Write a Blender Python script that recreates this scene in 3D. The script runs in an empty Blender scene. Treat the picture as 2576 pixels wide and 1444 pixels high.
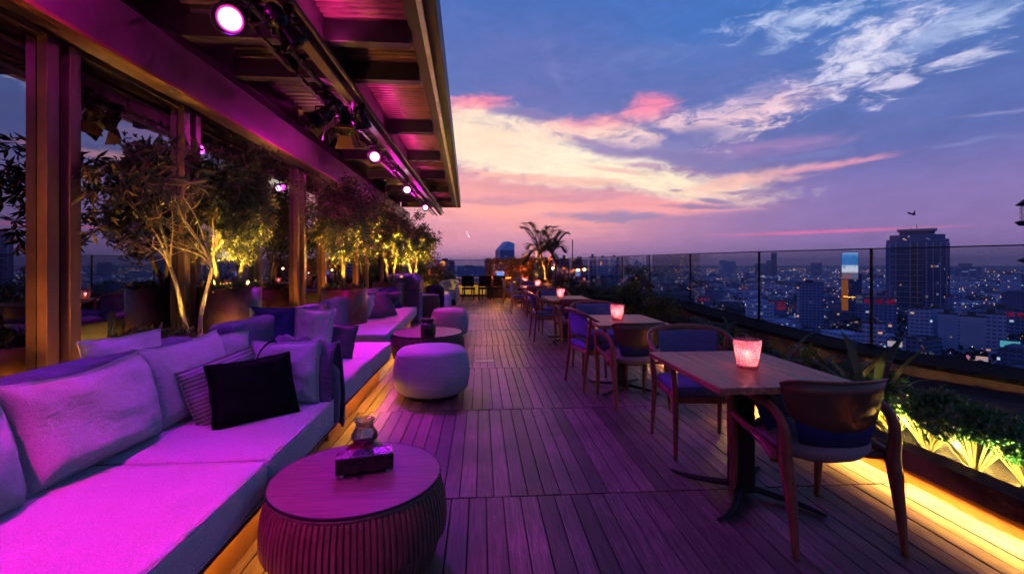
import bpy, math, random
from mathutils import Vector, Matrix, noise as mnoise
R = math.radians
random.seed(7)
S = bpy.context.scene
COL = S.collection
YAW = R(3.95)
H = 1.35
F = 1145.0          # focal length in pixels of a 2576 px wide frame
SY, CY = math.sin(YAW), math.cos(YAW)

def at(px, d):
    """ground position seen at picture column px, at depth d"""
    r = (px - 1288) * d / F
    return (r * CY + d * SY, d * CY - r * SY)

# ------------------------------------------------------------------ mesh builder
class MB:
    def __init__(s):
        s.v = []; s.f = []; s.c = []; s.cur = 0.5
    def add(s, vs, fs):
        b = len(s.v)
        s.v.extend([tuple(p) for p in vs])
        for f in fs:
            s.f.append([b + i for i in f]); s.c.append(s.cur)
        return s
    def box(s, x0, x1, y0, y1, z0, z1):
        vs = [(x0,y0,z0),(x1,y0,z0),(x1,y1,z0),(x0,y1,z0),(x0,y0,z1),(x1,y0,z1),(x1,y1,z1),(x0,y1,z1)]
        return s.add(vs, [(0,3,2,1),(4,5,6,7),(0,1,5,4),(1,2,6,5),(2,3,7,6),(3,0,4,7)])
    def obox(s, c, sx, sy, sz, m=None):
        m = m or Matrix.Identity(3)
        c = Vector(c)
        vs = [c + m @ Vector((a*sx/2, b*sy/2, d*sz/2)) for d in (-1,1) for a, b in ((-1,-1),(1,-1),(1,1),(-1,1))]
        return s.add(vs, [(0,3,2,1),(4,5,6,7),(0,1,5,4),(1,2,6,5),(2,3,7,6),(3,0,4,7)])
    def lathe(s, prof, seg=32, c=(0,0,0), sx=1, sy=1, flute=0, nfl=0, cap=True):
        vs = []; fs = []
        n = len(prof)
        for (r, z) in prof:
            for k in range(seg):
                a = 2*math.pi*k/seg
                rr = r
                if flute and r > 0.02:
                    rr = r - flute*(0.5-0.5*abs(math.sin(a*nfl/2))**0.6*2*0.5)
                vs.append((c[0]+rr*math.cos(a)*sx, c[1]+rr*math.sin(a)*sy, c[2]+z))
        for i in range(n-1):
            for k in range(seg):
                k2 = (k+1) % seg
                fs.append((i*seg+k, i*seg+k2, (i+1)*seg+k2, (i+1)*seg+k))
        if cap:
            fs.append(tuple(reversed(range(seg)))); fs.append(tuple((n-1)*seg+k for k in range(seg)))
        return s.add(vs, fs)
    def tube(s, pts, rad, seg=8, sub=6, flat=1.0, cap=True):
        pts = [Vector(p) for p in pts]
        if not isinstance(rad, (list, tuple)): rad = [rad]*len(pts)
        if sub > 1 and len(pts) > 2:
            P = []; Q = []
            for i in range(len(pts)-1):
                p0 = pts[max(i-1,0)]; p1 = pts[i]; p2 = pts[i+1]; p3 = pts[min(i+2,len(pts)-1)]
                for k in range(sub):
                    t = k/sub
                    P.append(0.5*((2*p1)+(-p0+p2)*t+(2*p0-5*p1+4*p2-p3)*t*t+(-p0+3*p1-3*p2+p3)*t**3))
                    Q.append(rad[i]*(1-t)+rad[i+1]*t)
            P.append(pts[-1]); Q.append(rad[-1])
        else: P, Q = pts, list(rad)
        T = (P[1]-P[0]).normalized()
        up = Vector((0,0,1)) if abs(T.z) < .9 else Vector((1,0,0))
        N = (up - T*up.dot(T)).normalized()
        vs = []; fs = []
        for i, p in enumerate(P):
            T = (P[min(i+1,len(P)-1)]-P[max(i-1,0)]).normalized()
            N = (N - T*N.dot(T)).normalized(); B = T.cross(N)
            for k in range(seg):
                a = 2*math.pi*k/seg
                vs.append(p + (N*math.cos(a)*flat + B*math.sin(a))*Q[i])
        for i in range(len(P)-1):
            for k in range(seg):
                k2 = (k+1) % seg
                fs.append((i*seg+k, i*seg+k2, (i+1)*seg+k2, (i+1)*seg+k))
        if cap:
            fs.append(tuple(reversed(range(seg)))); fs.append(tuple((len(P)-1)*seg+k for k in range(seg)))
        return s.add(vs, fs)
    def rbox(s, c, hx, hy, hz, r, n=8, puff=0.0, m=None, wob=0.0):
        """rounded box; puff swells the two big faces (z)"""
        c = Vector(c); m = m or Matrix.Identity(3)
        idx = {}; vs = []; fs = []
        def vert(p):
            k = (round(p[0]*n), round(p[1]*n), round(p[2]*n))
            if k in idx: return idx[k]
            q = Vector((p[0]*hx, p[1]*hy, p[2]*hz))
            # denser sampling near the edges
            def warp(t, h): 
                a = abs(t)
                e = min(r/h, .95)
                if a <= .5: b = a/.5*(1-e)
                else: b = 1-e + (a-.5)/.5*e
                return math.copysign(b, t)
            w = Vector((warp(p[0],hx)*hx, warp(p[1],hy)*hy, warp(p[2],hz)*hz))
            inner = Vector((max(-hx+r,min(hx-r,w.x)), max(-hy+r,min(hy-r,w.y)), max(-hz+r,min(hz-r,w.z))))
            d = w - inner
            if d.length > 1e-9: w = inner + d.normalized()*r
            pf = puff*(1-(w.x/hx)**4)*(1-(w.y/hy)**4)*(w.z/hz)
            w.z += pf
            if wob:
                w += mnoise.noise_vector((w+c)*5)*wob
            idx[k] = len(vs); vs.append(c + m @ w); return idx[k]
        rng = [-1+2*i/(2*n) for i in range(2*n+1)]
        st = [-1+i/n for i in range(2*n+1)]
        for ax in range(3):
            for sgn in (-1,1):
                for i in range(2*n):
                    for j in range(2*n):
                        def P(a,b):
                            p=[0,0,0]; p[ax]=sgn; p[(ax+1)%3]=a; p[(ax+2)%3]=b; return p
                        q=[vert(P(st[i],st[j])),vert(P(st[i+1],st[j])),vert(P(st[i+1],st[j+1])),vert(P(st[i],st[j+1]))]
                        if sgn<0: q.reverse()
                        fs.append(q)
        return s.add(vs, fs)
    def leaf(s, p, d, n, L, W, fold=.25):
        d = d.normalized(); side = d.cross(n)
        if side.length < 1e-4: side = Vector((1,0,0))
        side.normalize(); nn = side.cross(d)
        m = p + d*L*.45
        s.add([p, m - side*W/2 + nn*W*fold, p + d*L, m + side*W/2 + nn*W*fold], [(0,1,2),(0,2,3)])
    def build(s, name, mat, parent=None, smooth=False, bevel=0, loc=None, rz=0, kind=None, seg=2):
        me = bpy.data.meshes.new(name)
        me.from_pydata(s.v, [], s.f)
        a = me.attributes.new('tint', 'FLOAT', 'FACE')
        a.data.foreach_set('value', s.c)
        me.materials.append(mat)
        if smooth:
            me.polygons.foreach_set('use_smooth', [True]*len(me.polygons))
        me.update()
        o = bpy.data.objects.new(name, me); COL.objects.link(o)
        if parent: o.parent = parent
        if loc is not None: o.location = loc
        o.rotation_euler.z = rz
        if bevel:
            b = o.modifiers.new('bevel', 'BEVEL'); b.width = bevel; b.segments = seg; b.limit_method = 'ANGLE'
            b.angle_limit = R(40)
        if kind: o['kind'] = kind
        return o

def tag(o, label, cat, group=None, kind=None):
    if label: o['label'] = label
    if cat: o['category'] = cat
    if group: o['group'] = group
    if kind: o['kind'] = kind
    return o
def thing(name, label, cat, loc=(0,0,0), rz=0, group=None):
    o = bpy.data.objects.new(name, None); COL.objects.link(o)
    o.location = loc; o.rotation_euler = (0,0,rz); o.empty_display_size = .2
    return tag(o, label, cat, group)
def dup(root, loc, rz=None, label=None, group=None):
    def cp(o, par):
        c = o.copy(); COL.objects.link(c); c.parent = par
        for ch in list(o.children): cp(ch, c)
        return c
    r = cp(root, None)
    r.location = loc
    if rz is not None: r.rotation_euler.z = rz
    if label: r['label'] = label
    if group: r['group'] = group
    return r

# ------------------------------------------------------------------ materials
def lin(c):
    return tuple((x/255/12.92 if x/255 <= .04045 else ((x/255+.055)/1.055)**2.4) for x in c) + (1,)
class N:
    def __init__(s, nt): s.nt = nt; s.nt.nodes.clear()
    def n(s, t, **k):
        o = s.nt.nodes.new(t)
        for a, b in k.items(): setattr(o, a, b)
        return o
    def l(s, a, b): s.nt.links.new(a, b)
    def math(s, op, a, b=None, c=None, clamp=False):
        o = s.n('ShaderNodeMath', operation=op); o.use_clamp = clamp
        for i, x in enumerate((a, b, c)):
            if x is None: continue
            if isinstance(x, (int, float)): o.inputs[i].default_value = x
            else: s.l(x, o.inputs[i])
        return o.outputs[0]
    def mix(s, f, a, b, bt='MIX'):
        o = s.n('ShaderNodeMix', data_type='RGBA', blend_type=bt)
        for i, x in ((0,f),(6,a),(7,b)):
            if isinstance(x, (int, float)): o.inputs[i].default_value = x
            elif isinstance(x, tuple): o.inputs[i].default_value = x
            else: s.l(x, o.inputs[i])
        return o.outputs[2]
    def mr(s, v, a, b, c=0., d=1., smooth=True):
        o = s.n('ShaderNodeMapRange', interpolation_type='SMOOTHSTEP' if smooth else 'LINEAR')
        s.l(v, o.inputs[0])
        for i, x in enumerate((a,b,c,d)): o.inputs[i+1].default_value = x
        return o.outputs[0]
    def mapping(s, v, loc=(0,0,0), rot=(0,0,0), sc=(1,1,1), vt='POINT'):
        o = s.n('ShaderNodeMapping', vector_type=vt); s.l(v, o.inputs[0])
        o.inputs[1].default_value = loc; o.inputs[2].default_value = rot; o.inputs[3].default_value = sc
        return o.outputs[0]
    def noise(s, v, scale, detail=4, rough=.55, dist=0.0, out=0):
        o = s.n('ShaderNodeTexNoise'); s.l(v, o.inputs['Vector'])
        o.inputs['Scale'].default_value = scale; o.inputs['Detail'].default_value = detail
        o.inputs['Roughness'].default_value = rough; o.inputs['Distortion'].default_value = dist
        return o.outputs[out]
    def bump(s, h, st=.3, dist=.01):
        o = s.n('ShaderNodeBump'); s.l(h, o.inputs['Height'])
        o.inputs['Strength'].default_value = st; o.inputs['Distance'].default_value = dist
        return o.outputs[0]
def newmat(name):
    m = bpy.data.materials.new(name); m.use_nodes = True
    return m, N(m.node_tree)
def pbr(name, col, rough=.6, metal=0., nscale=0, namp=.3, bscale=0, bst=.2, bdist=.005, sheen=0, spec=.5, stretch=(1,1,1), emis=None, est=0, tint=0, trans=0):
    m, k = newmat(name)
    out = k.n('ShaderNodeOutputMaterial'); p = k.n('ShaderNodeBsdfPrincipled')
    tc = k.n('ShaderNodeTexCoord').outputs['Object']
    base = tuple(col)+(1,) if len(col) == 3 else col
    v = k.mapping(tc, sc=stretch)
    c = None
    if nscale:
        f = k.noise(v, nscale, 5, .6)
        lo = tuple(x*(1-namp) for x in base[:3])+(1,); hi = tuple(min(1,x*(1+namp)) for x in base[:3])+(1,)
        c = k.mix(k.mr(f,.3,.7), lo, hi)
        rr = k.mr(f,.3,.7,max(.02,rough-.12),min(1,rough+.12)); k.l(rr, p.inputs['Roughness'])
    else: p.inputs['Roughness'].default_value = rough
    if tint:
        at_ = k.n('ShaderNodeAttribute', attribute_name='tint').outputs['Fac']
        s_ = k.mr(at_, 0, 1, 1-tint, 1+tint, False)
        mm = k.n('ShaderNodeVectorMath', operation='SCALE')
        if c is None: mm.inputs[0].default_value = base[:3]
        else: k.l(c, mm.inputs[0])
        k.l(s_, mm.inputs['Scale']); c = mm.outputs[0]
    if c is not None: k.l(c, p.inputs['Base Color'])
    else: p.inputs['Base Color'].default_value = base
    p.inputs['Metallic'].default_value = metal
    p.inputs['Specular IOR Level'].default_value = spec
    if sheen: p.inputs['Sheen Weight'].default_value = sheen
    if bscale:
        k.l(k.bump(k.noise(v, bscale, 3, .6), bst, bdist), p.inputs['Normal'])
    if emis:
        p.inputs['Emission Color'].default_value = tuple(emis)+(1,); p.inputs['Emission Strength'].default_value = est
    sh = p.outputs[0]
    if trans:
        t = k.n('ShaderNodeBsdfTranslucent'); mx = k.n('ShaderNodeMixShader'); mx.inputs[0].default_value = trans
        if c is not None: k.l(c, t.inputs[0])
        else: t.inputs[0].default_value = base
        k.l(sh, mx.inputs[1]); k.l(t.outputs[0], mx.inputs[2]); sh = mx.outputs[0]
    k.l(sh, out.inputs[0])
    return m
def emat(name, col, st):
    m, k = newmat(name)
    e = k.n('ShaderNodeEmission'); e.inputs[0].default_value = tuple(col)+(1,); e.inputs[1].default_value = st
    k.l(e.outputs[0], k.n('ShaderNodeOutputMaterial').inputs[0]); return m

def fabric(name, col, sc=260, st=.5, stripes=0, sheen=.2):
    m, k = newmat(name)
    out = k.n('ShaderNodeOutputMaterial'); p = k.n('ShaderNodeBsdfPrincipled')
    tc = k.n('ShaderNodeTexCoord').outputs['Object']
    f = k.noise(tc, sc, 2, .7); g = k.noise(tc, 6, 4, .6)
    lo = tuple(x*.72 for x in col)+(1,); hi = tuple(min(1,x*1.2) for x in col)+(1,)
    c = k.mix(k.mr(f,.35,.65), lo, hi)
    c = k.mix(k.mr(g,.3,.7,0,.3), c, lo)
    h = k.math('ADD', f, k.math('MULTIPLY', g, 2.0))
    if stripes:
        w = k.n('ShaderNodeTexWave', wave_type='BANDS', bands_direction='Z'); k.l(tc, w.inputs[0])
        w.inputs['Scale'].default_value = stripes; w.inputs['Distortion'].default_value = 1.5
        c = k.mix(k.mr(w.outputs[1],.2,.5,.75,0), c, tuple(x*.25 for x in col)+(1,))
        h = k.math('ADD', h, w.outputs[1])
    k.l(c, p.inputs['Base Color'])
    cr = k.noise(k.mapping(tc, sc=(1,1,1.6)), 5.5, 3, .55, 1.2)
    b2 = k.n('ShaderNodeBump'); b2.inputs['Strength'].default_value = .55; b2.inputs['Distance'].default_value = .022; k.l(cr, b2.inputs['Height'])
    b1 = k.n('ShaderNodeBump'); b1.inputs['Strength'].default_value = st; b1.inputs['Distance'].default_value = .004; k.l(h, b1.inputs['Height']); k.l(b2.outputs[0], b1.inputs['Normal'])
    k.l(b1.outputs[0], p.inputs['Normal'])
    p.inputs['Roughness'].default_value = .9; p.inputs['Specular IOR Level'].default_value = .15
    p.inputs['Sheen Weight'].default_value = sheen
    k.l(p.outputs[0], out.inputs[0]); return m

def wood(name, col, axis='Y', rough=.45, scale=1., amp=.45, tint=.0, bst=.25, off=False):
    m, k = newmat(name)
    out = k.n('ShaderNodeOutputMaterial'); p = k.n('ShaderNodeBsdfPrincipled')
    tcn = k.n('ShaderNodeTexCoord').outputs['Object']
    st = {'X':(1.2,22,22),'Y':(22,1.2,22),'Z':(22,22,1.2)}[axis]
    at_ = k.n('ShaderNodeAttribute', attribute_name='tint').outputs['Fac']
    v = tcn
    if off:
        cb = k.n('ShaderNodeCombineXYZ'); k.l(k.math('MULTIPLY', at_, 37.), cb.inputs[2]); k.l(k.math('MULTIPLY', at_, 91.), cb.inputs[1])
        ad = k.n('ShaderNodeVectorMath', operation='ADD'); k.l(tcn, ad.inputs[0]); k.l(cb.outputs[0], ad.inputs[1]); v = ad.outputs[0]
    v = k.mapping(v, sc=tuple(x*scale for x in st))
    f = k.noise(v, 3, 6, .65, .6); f2 = k.noise(v, 14, 3, .6)
    g = k.math('ADD', k.math('MULTIPLY', f, .7), k.math('MULTIPLY', f2, .3))
    base = tuple(col)+(1,)
    c = k.mix(k.mr(g,.32,.68), tuple(x*(1-amp) for x in col)+(1,), tuple(min(1,x*(1+amp)) for x in col)+(1,))
    if tint:
        w = k.noise(tcn, 1.3, 3, .6)
        s_ = k.mr(at_, 0, 1, 1-tint, 1+tint, False)
        s_ = k.math('MULTIPLY', s_, k.mr(w,.3,.7,.62,1.25))
        mm = k.n('ShaderNodeVectorMath', operation='SCALE'); k.l(c, mm.inputs[0]); k.l(s_, mm.inputs['Scale']); c = mm.outputs[0]
    k.l(c, p.inputs['Base Color'])
    k.l(k.mr(g,.3,.7,rough-.1,rough+.15), p.inputs['Roughness']); p.inputs['Specular IOR Level'].default_value = .32
    k.l(k.bump(g, bst, .003), p.inputs['Normal'])
    k.l(p.outputs[0], out.inputs[0]); return m

def foliage(name, a, b, rough=.5, trans=.25, sc=5):
    m, k = newmat(name)
    out = k.n('ShaderNodeOutputMaterial'); p = k.n('ShaderNodeBsdfPrincipled')
    tc = k.n('ShaderNodeTexCoord').outputs['Object']
    at_ = k.n('ShaderNodeAttribute', attribute_name='tint').outputs['Fac']
    f = k.math('ADD', k.math('MULTIPLY', k.noise(tc, sc, 3, .6), .6), k.math('MULTIPLY', at_, .5))
    c = k.mix(k.mr(f,.3,.8), tuple(a)+(1,), tuple(b)+(1,))
    k.l(c, p.inputs['Base Color']); p.inputs['Roughness'].default_value = rough
    t = k.n('ShaderNodeBsdfTranslucent'); k.l(c, t.inputs[0])
    mx = k.n('ShaderNodeMixShader'); mx.inputs[0].default_value = trans
    k.l(p.outputs[0], mx.inputs[1]); k.l(t.outputs[0], mx.inputs[2]); k.l(mx.outputs[0], out.inputs[0])
    return m

def mirror_glass(name, tint, dark, mixf):
    m, k = newmat(name)
    out = k.n('ShaderNodeOutputMaterial')
    g = k.n('ShaderNodeBsdfAnisotropic'); g.inputs[0].default_value = tuple(tint)+(1,); g.inputs['Roughness'].default_value = 0.0
    tc = k.n('ShaderNodeTexCoord').outputs['Object']
    k.l(k.bump(k.noise(tc, .7, 1, .5), .12, .02), g.inputs['Normal'])
    d = k.n('ShaderNodeBsdfDiffuse'); d.inputs[0].default_value = tuple(dark)+(1,)
    mx = k.n('ShaderNodeMixShader'); mx.inputs[0].default_value = mixf
    k.l(d.outputs[0], mx.inputs[1]); k.l(g.outputs[0], mx.inputs[2]); k.l(mx.outputs[0], out.inputs[0])
    return m
def clear_glass(name, tint, gl=.06):
    m, k = newmat(name)
    out = k.n('ShaderNodeOutputMaterial')
    t = k.n('ShaderNodeBsdfTransparent'); t.inputs[0].default_value = tuple(tint)+(1,)
    g = k.n('ShaderNodeBsdfAnisotropic'); g.inputs['Roughness'].default_value = 0.02
    lw = k.n('ShaderNodeLayerWeight'); lw.inputs[0].default_value = .25
    mx = k.n('ShaderNodeMixShader'); k.l(k.math('MULTIPLY_ADD', lw.outputs[0], .5, gl*.4), mx.inputs[0])
    k.l(t.outputs[0], mx.inputs[1]); k.l(g.outputs[0], mx.inputs[2]); k.l(mx.outputs[0], out.inputs[0])
    return m

def crackle(name):
    m, k = newmat(name)
    out = k.n('ShaderNodeOutputMaterial')
    tc = k.n('ShaderNodeTexCoord').outputs['Object']
    v = k.n('ShaderNodeTexVoronoi', feature='DISTANCE_TO_EDGE'); k.l(tc, v.inputs['Vector']); v.inputs['Scale'].default_value = 75
    e = k.mr(v.outputs[0], .0, .14)
    t = k.n('ShaderNodeBsdfTranslucent'); k.l(k.mix(e, (1,.66,.72,1), (.50,.12,.20,1)), t.inputs[0])
    g = k.n('ShaderNodeBsdfAnisotropic'); g.inputs['Roughness'].default_value = .1
    k.l(k.bump(e, .8, .004), g.inputs['Normal'])
    tr = k.n('ShaderNodeBsdfTransparent'); tr.inputs[0].default_value = (1,.72,.75,1)
    m1 = k.n('ShaderNodeMixShader'); m1.inputs[0].default_value = .38; k.l(t.outputs[0], m1.inputs[1]); k.l(tr.outputs[0], m1.inputs[2])
    m2 = k.n('ShaderNodeMixShader'); m2.inputs[0].default_value = .1; k.l(m1.outputs[0], m2.inputs[1]); k.l(g.outputs[0], m2.inputs[2])
    k.l(m2.outputs[0], out.inputs[0]); return m

def city_mat(name, wall, lit=.05, wx=4., wz=3.3, est=1.5, glassy=0., tint=.35, band=.35, dark=.35):
    """facade: rows of dark windows in a wall, some of them lit"""
    m, k = newmat(name)
    out = k.n('ShaderNodeOutputMaterial'); p = k.n('ShaderNodeBsdfPrincipled')
    g = k.n('ShaderNodeNewGeometry'); oi = k.n('ShaderNodeObjectInfo').outputs['Random']
    sp = k.n('ShaderNodeSeparateXYZ'); k.l(k.n('ShaderNodeTexCoord').outputs['Object'], sp.inputs[0])
    sn = k.n('ShaderNodeSeparateXYZ'); k.l(g.outputs['True Normal'], sn.inputs[0])
    hx = k.math('ADD', k.math('MULTIPLY', sp.outputs[0], 1.0), k.math('MULTIPLY', sp.outputs[1], 1.03))
    u = k.math('DIVIDE', hx, wx); v = k.math('DIVIDE', sp.outputs[2], wz)
    fu = k.math('FRACT', u); fv = k.math('FRACT', v)
    iu = k.math('FLOOR', u); iv = k.math('FLOOR', v)
    win = k.math('MULTIPLY', k.math('GREATER_THAN', fu, .25), k.math('GREATER_THAN', fv, band))
    vert = k.math('LESS_THAN', k.math('ABSOLUTE', sn.outputs[2]), .5)
    win = k.math('MULTIPLY', win, vert)
    cb = k.n('ShaderNodeCombineXYZ'); k.l(iu, cb.inputs[0]); k.l(iv, cb.inputs[1]); k.l(k.math('MULTIPLY', oi, 100.), cb.inputs[2])
    wn = k.n('ShaderNodeTexWhiteNoise', noise_dimensions='3D'); k.l(cb.outputs[0], wn.inputs['Vector'])
    litm = k.math('MULTIPLY', win, k.math('LESS_THAN', wn.outputs[0], lit))
    at_ = k.n('ShaderNodeAttribute', attribute_name='tint').outputs['Fac']
    s_ = k.mr(at_, 0, 1, 1-tint, 1+tint, False)
    mm = k.n('ShaderNodeVectorMath', operation='SCALE'); mm.inputs[0].default_value = wall; k.l(s_, mm.inputs['Scale'])
    c = k.mix(win, mm.outputs[0], tuple(x*dark for x in wall)+(1,))
    k.l(c, p.inputs['Base Color'])
    k.l(k.mr(win, 0, 1, .8, .25 if not glassy else .12, False), p.inputs['Roughness'])
    ec = k.mix(wn.outputs[1], (1,.55,.2,1), (.65,.85,1,1))
    sc = k.n('ShaderNodeSeparateColor'); k.l(wn.outputs[1], sc.inputs[0])
    ec = k.mix(k.math('GREATER_THAN', sc.outputs[1], .45), (1,.5,.18,1), (.6,.8,1,1))
    k.l(ec, p.inputs['Emission Color'])
    k.l(k.math('MULTIPLY', litm, k.math('MULTIPLY', sc.outputs[2], est)), p.inputs['Emission Strength'])
    k.l(p.outputs[0], out.inputs[0]); return m

def lensmat():
    m,k = newmat('spot_lens'); out=k.n('ShaderNodeOutputMaterial'); e=k.n('ShaderNodeEmission')
    tc=k.n('ShaderNodeTexCoord').outputs['Object']; sp=k.n('ShaderNodeVectorMath',operation='MULTIPLY'); k.l(tc,sp.inputs[0]); sp.inputs[1].default_value=(1,1,0)
    ln=k.n('ShaderNodeVectorMath',operation='LENGTH'); k.l(sp.outputs[0],ln.inputs[0])
    k.l(k.mix(k.mr(ln.outputs['Value'],.048,.066),(1,.62,.95,1),(1,.01,.42,1)),e.inputs[0])  # magenta outer ring stands in for the halo round the lamp
    k.l(k.mr(ln.outputs['Value'],.046,.07,7,1.0),e.inputs[1]); k.l(e.outputs[0],out.inputs[0]); return m
M = {}
M['sofa'] = fabric('sofa_fabric', (.52,.42,.55), 240, .5)
M['sofa_back'] = fabric('sofa_back_fabric', (.13,.12,.24), 240, .4, 0, .1)
M['pil_grey'] = fabric('pillow_grey', (.50,.47,.54), 320, .6)
M['pil_stripe'] = fabric('pillow_striped', (.42,.36,.42), 320, .6, 14)
M['pil_black'] = fabric('pillow_black', (.0035,.003,.0045), 300, .4, 0, 0)
M['pil_navy'] = fabric('pillow_navy', (.03,.038,.17), 300, .4, 0, .05)
M['throw'] = fabric('throw_cloth', (.13,.08,.16), 200, .4)
M['ottoman'] = fabric('ottoman_fabric', (.42,.39,.46), 260, .5)
M['blue'] = fabric('blue_fabric', (.11,.15,.32), 260, .6, 0, .1)
M['seatgrey'] = fabric('chair_seat_fabric', (.32,.25,.27), 260, .6)
M['deck'] = wood('deck_wood', (.155,.080,.092), 'Y', .46, 1.0, .65, .38, .5, True)
M['under'] = pbr('deck_void', (.01,.009,.01), .9)
M['tabletop'] = wood('table_wood', (.40,.15,.085), 'Y', .42, .45, .75)
M['chairwood'] = wood('chair_wood', (.25,.092,.05), 'Z', .38, 1.4, .4)
M['shell'] = pbr('bronze_shell', (.17,.085,.05), .4, .35, 1.5, .15, 90, .03)
M['benchwood'] = wood('bench_wood', (.24,.12,.06), 'Y', .5, .6, .35)
M['drumtop'] = wood('drum_top_wood', (.16,.095,.10), 'X', .45, 1.0, .5, bst=.6)
M['drumside'] = wood('drum_side_wood', (.12,.06,.05), 'Z', .5, .8, .45, bst=.4)
M['iron'] = pbr('black_iron', (.012,.011,.014), .45, .3, 20, .3)
M['frame'] = pbr('dark_metal_frame', (.085,.05,.055), .45, .3, 5, .25, 60, .05)
M['beam'] = pbr('beam_metal', (.09,.06,.09), .45, .2, 3, .25, 40, .05)
M['lip'] = pbr('brass_lip', (.19,.085,.035), .4, .3, 6, .2)
M['ceil'] = pbr('ceiling_metal', (.06,.035,.055), .4, .3, 2.5, .35, 30, .1)
M['darkbeam'] = pbr('dark_cross_beam', (.012,.007,.011), .5, .1)
M['corr'] = pbr('corrugated_metal', (.20,.09,.10), .38, .5, 3, .3, 30, .1)
M['steel'] = pbr('sky_toned_steel', (.42,.44,.60), .6, .0, 4, .2)  # bluish matte tone carries the sky reflection of the canopy edge strip
M['rail'] = pbr('rail_metal', (.03,.03,.045), .4, .5)
M['pot'] = pbr('pot_metal', (.15,.075,.045), .42, .3, 6, .3, 50, .08)
M['soil'] = pbr('soil', (.022,.015,.011), .95, 0, 20, .5, 45, .9, .03)
M['kerb'] = pbr('kerb_metal', (.09,.035,.025), .5, .1, 4, .3, 40, .1)
M['kick'] = pbr('kick_board', (.26,.11,.04), .55, 0, 4, .25, 40, .1)
M['parapet'] = pbr('parapet_stucco', (.075,.045,.036), .75, 0, 3, .4, 25, .5, .02)
M['cap'] = pbr('parapet_cap', (.010,.010,.012), .9, 0, 9, .5, 40, .5, .01, spec=.1)
M['bark'] = pbr('bark', (.13,.085,.05), .85, 0, 25, .5, 60, .7, .01, stretch=(1,1,.3))
M['stem'] = pbr('pale_stem', (.30,.24,.12), .7, 0, 25, .3, 60, .4)
M['leafA'] = foliage('leaf_dense', (.035,.04,.016), (.16,.15,.05))
M['leafB'] = foliage('leaf_airy', (.035,.038,.02), (.13,.12,.06), .4, .2)
M['leafG'] = foliage('leaf_green', (.03,.11,.025), (.10,.24,.06), .45, .2, 9)
M['leafR'] = foliage('leaf_red', (.20,.05,.02), (.45,.16,.04), .5, .3)
M['leafL'] = foliage('leaf_lime', (.05,.07,.015), (.17,.17,.04), .5, .3)
M['palm'] = foliage('leaf_palm', (.04,.045,.025), (.13,.13,.05), .5, .2)
M['strap'] = foliage('leaf_strap', (.05,.075,.025), (.16,.17,.05), .55, .3)
M['mirror'] = mirror_glass('window_glass', (.62,.62,.66), (.004,.003,.004), .72)
M['glass'] = clear_glass('railing_glass', (.80,.80,.82), .06)
M['crackle'] = crackle('crackle_glass')
M['jarglass'] = clear_glass('jar_glass', (.75,.7,.75), .5)
M['wax'] = pbr('candle_wax', (.8,.6,.5), .5, emis=(1,.35,.2), est=.8)
M['flame'] = emat('flame', (1,.55,.25), 30)
M['lens'] = lensmat()
M['lensoff'] = pbr('lens_off', (.05,.03,.05), .08)
M['spot'] = pbr('spot_housing', (.014,.011,.016), .3, .5, 10, .3)
M['ledy'] = emat('led_yellow', (1,.5,.06), .38)
M['boxwood'] = pbr('black_lacquer', (.012,.007,.009), .3, 0, 20, .4)
M['redwax'] = pbr('dark_red_wax', (.10,.012,.02), .35)
M['jar'] = pbr('dark_ribbed_jar', (.018,.012,.02), .35)
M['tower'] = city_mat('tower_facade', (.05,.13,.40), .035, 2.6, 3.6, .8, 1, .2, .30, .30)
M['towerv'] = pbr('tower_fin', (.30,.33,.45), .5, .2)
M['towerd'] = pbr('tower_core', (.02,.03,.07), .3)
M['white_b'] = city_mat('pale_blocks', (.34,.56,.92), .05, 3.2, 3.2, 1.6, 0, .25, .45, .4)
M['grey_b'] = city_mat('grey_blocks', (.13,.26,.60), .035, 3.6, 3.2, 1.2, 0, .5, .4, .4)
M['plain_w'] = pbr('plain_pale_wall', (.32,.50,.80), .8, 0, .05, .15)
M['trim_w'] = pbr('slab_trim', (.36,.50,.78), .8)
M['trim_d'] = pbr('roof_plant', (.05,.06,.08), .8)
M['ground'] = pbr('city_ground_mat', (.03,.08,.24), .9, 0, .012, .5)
M['citytree'] = foliage('city_tree_leaves', (.008,.014,.014), (.02,.03,.025), .7, 0, .1)
M['lw'] = emat('city_light_warm', (1,.50,.16), 5)
M['lc'] = emat('city_light_cool', (.75,.85,1), 5)
M['lo'] = emat('city_light_orange', (1,.28,.05), 6)
M['screen_b'] = None

# ------------------------------------------------------------------ camera
cam = bpy.data.cameras.new('camera'); co = bpy.data.objects.new('camera', cam); COL.objects.link(co)
co.location = (0,0,H); co.rotation_euler = (R(90), 0, -YAW)
cam.sensor_width = 36; cam.lens = 36*F/2576
cam.shift_y = -(722-666)/2576
cam.clip_start = .05; cam.clip_end = 60000
S.camera = co

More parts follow.
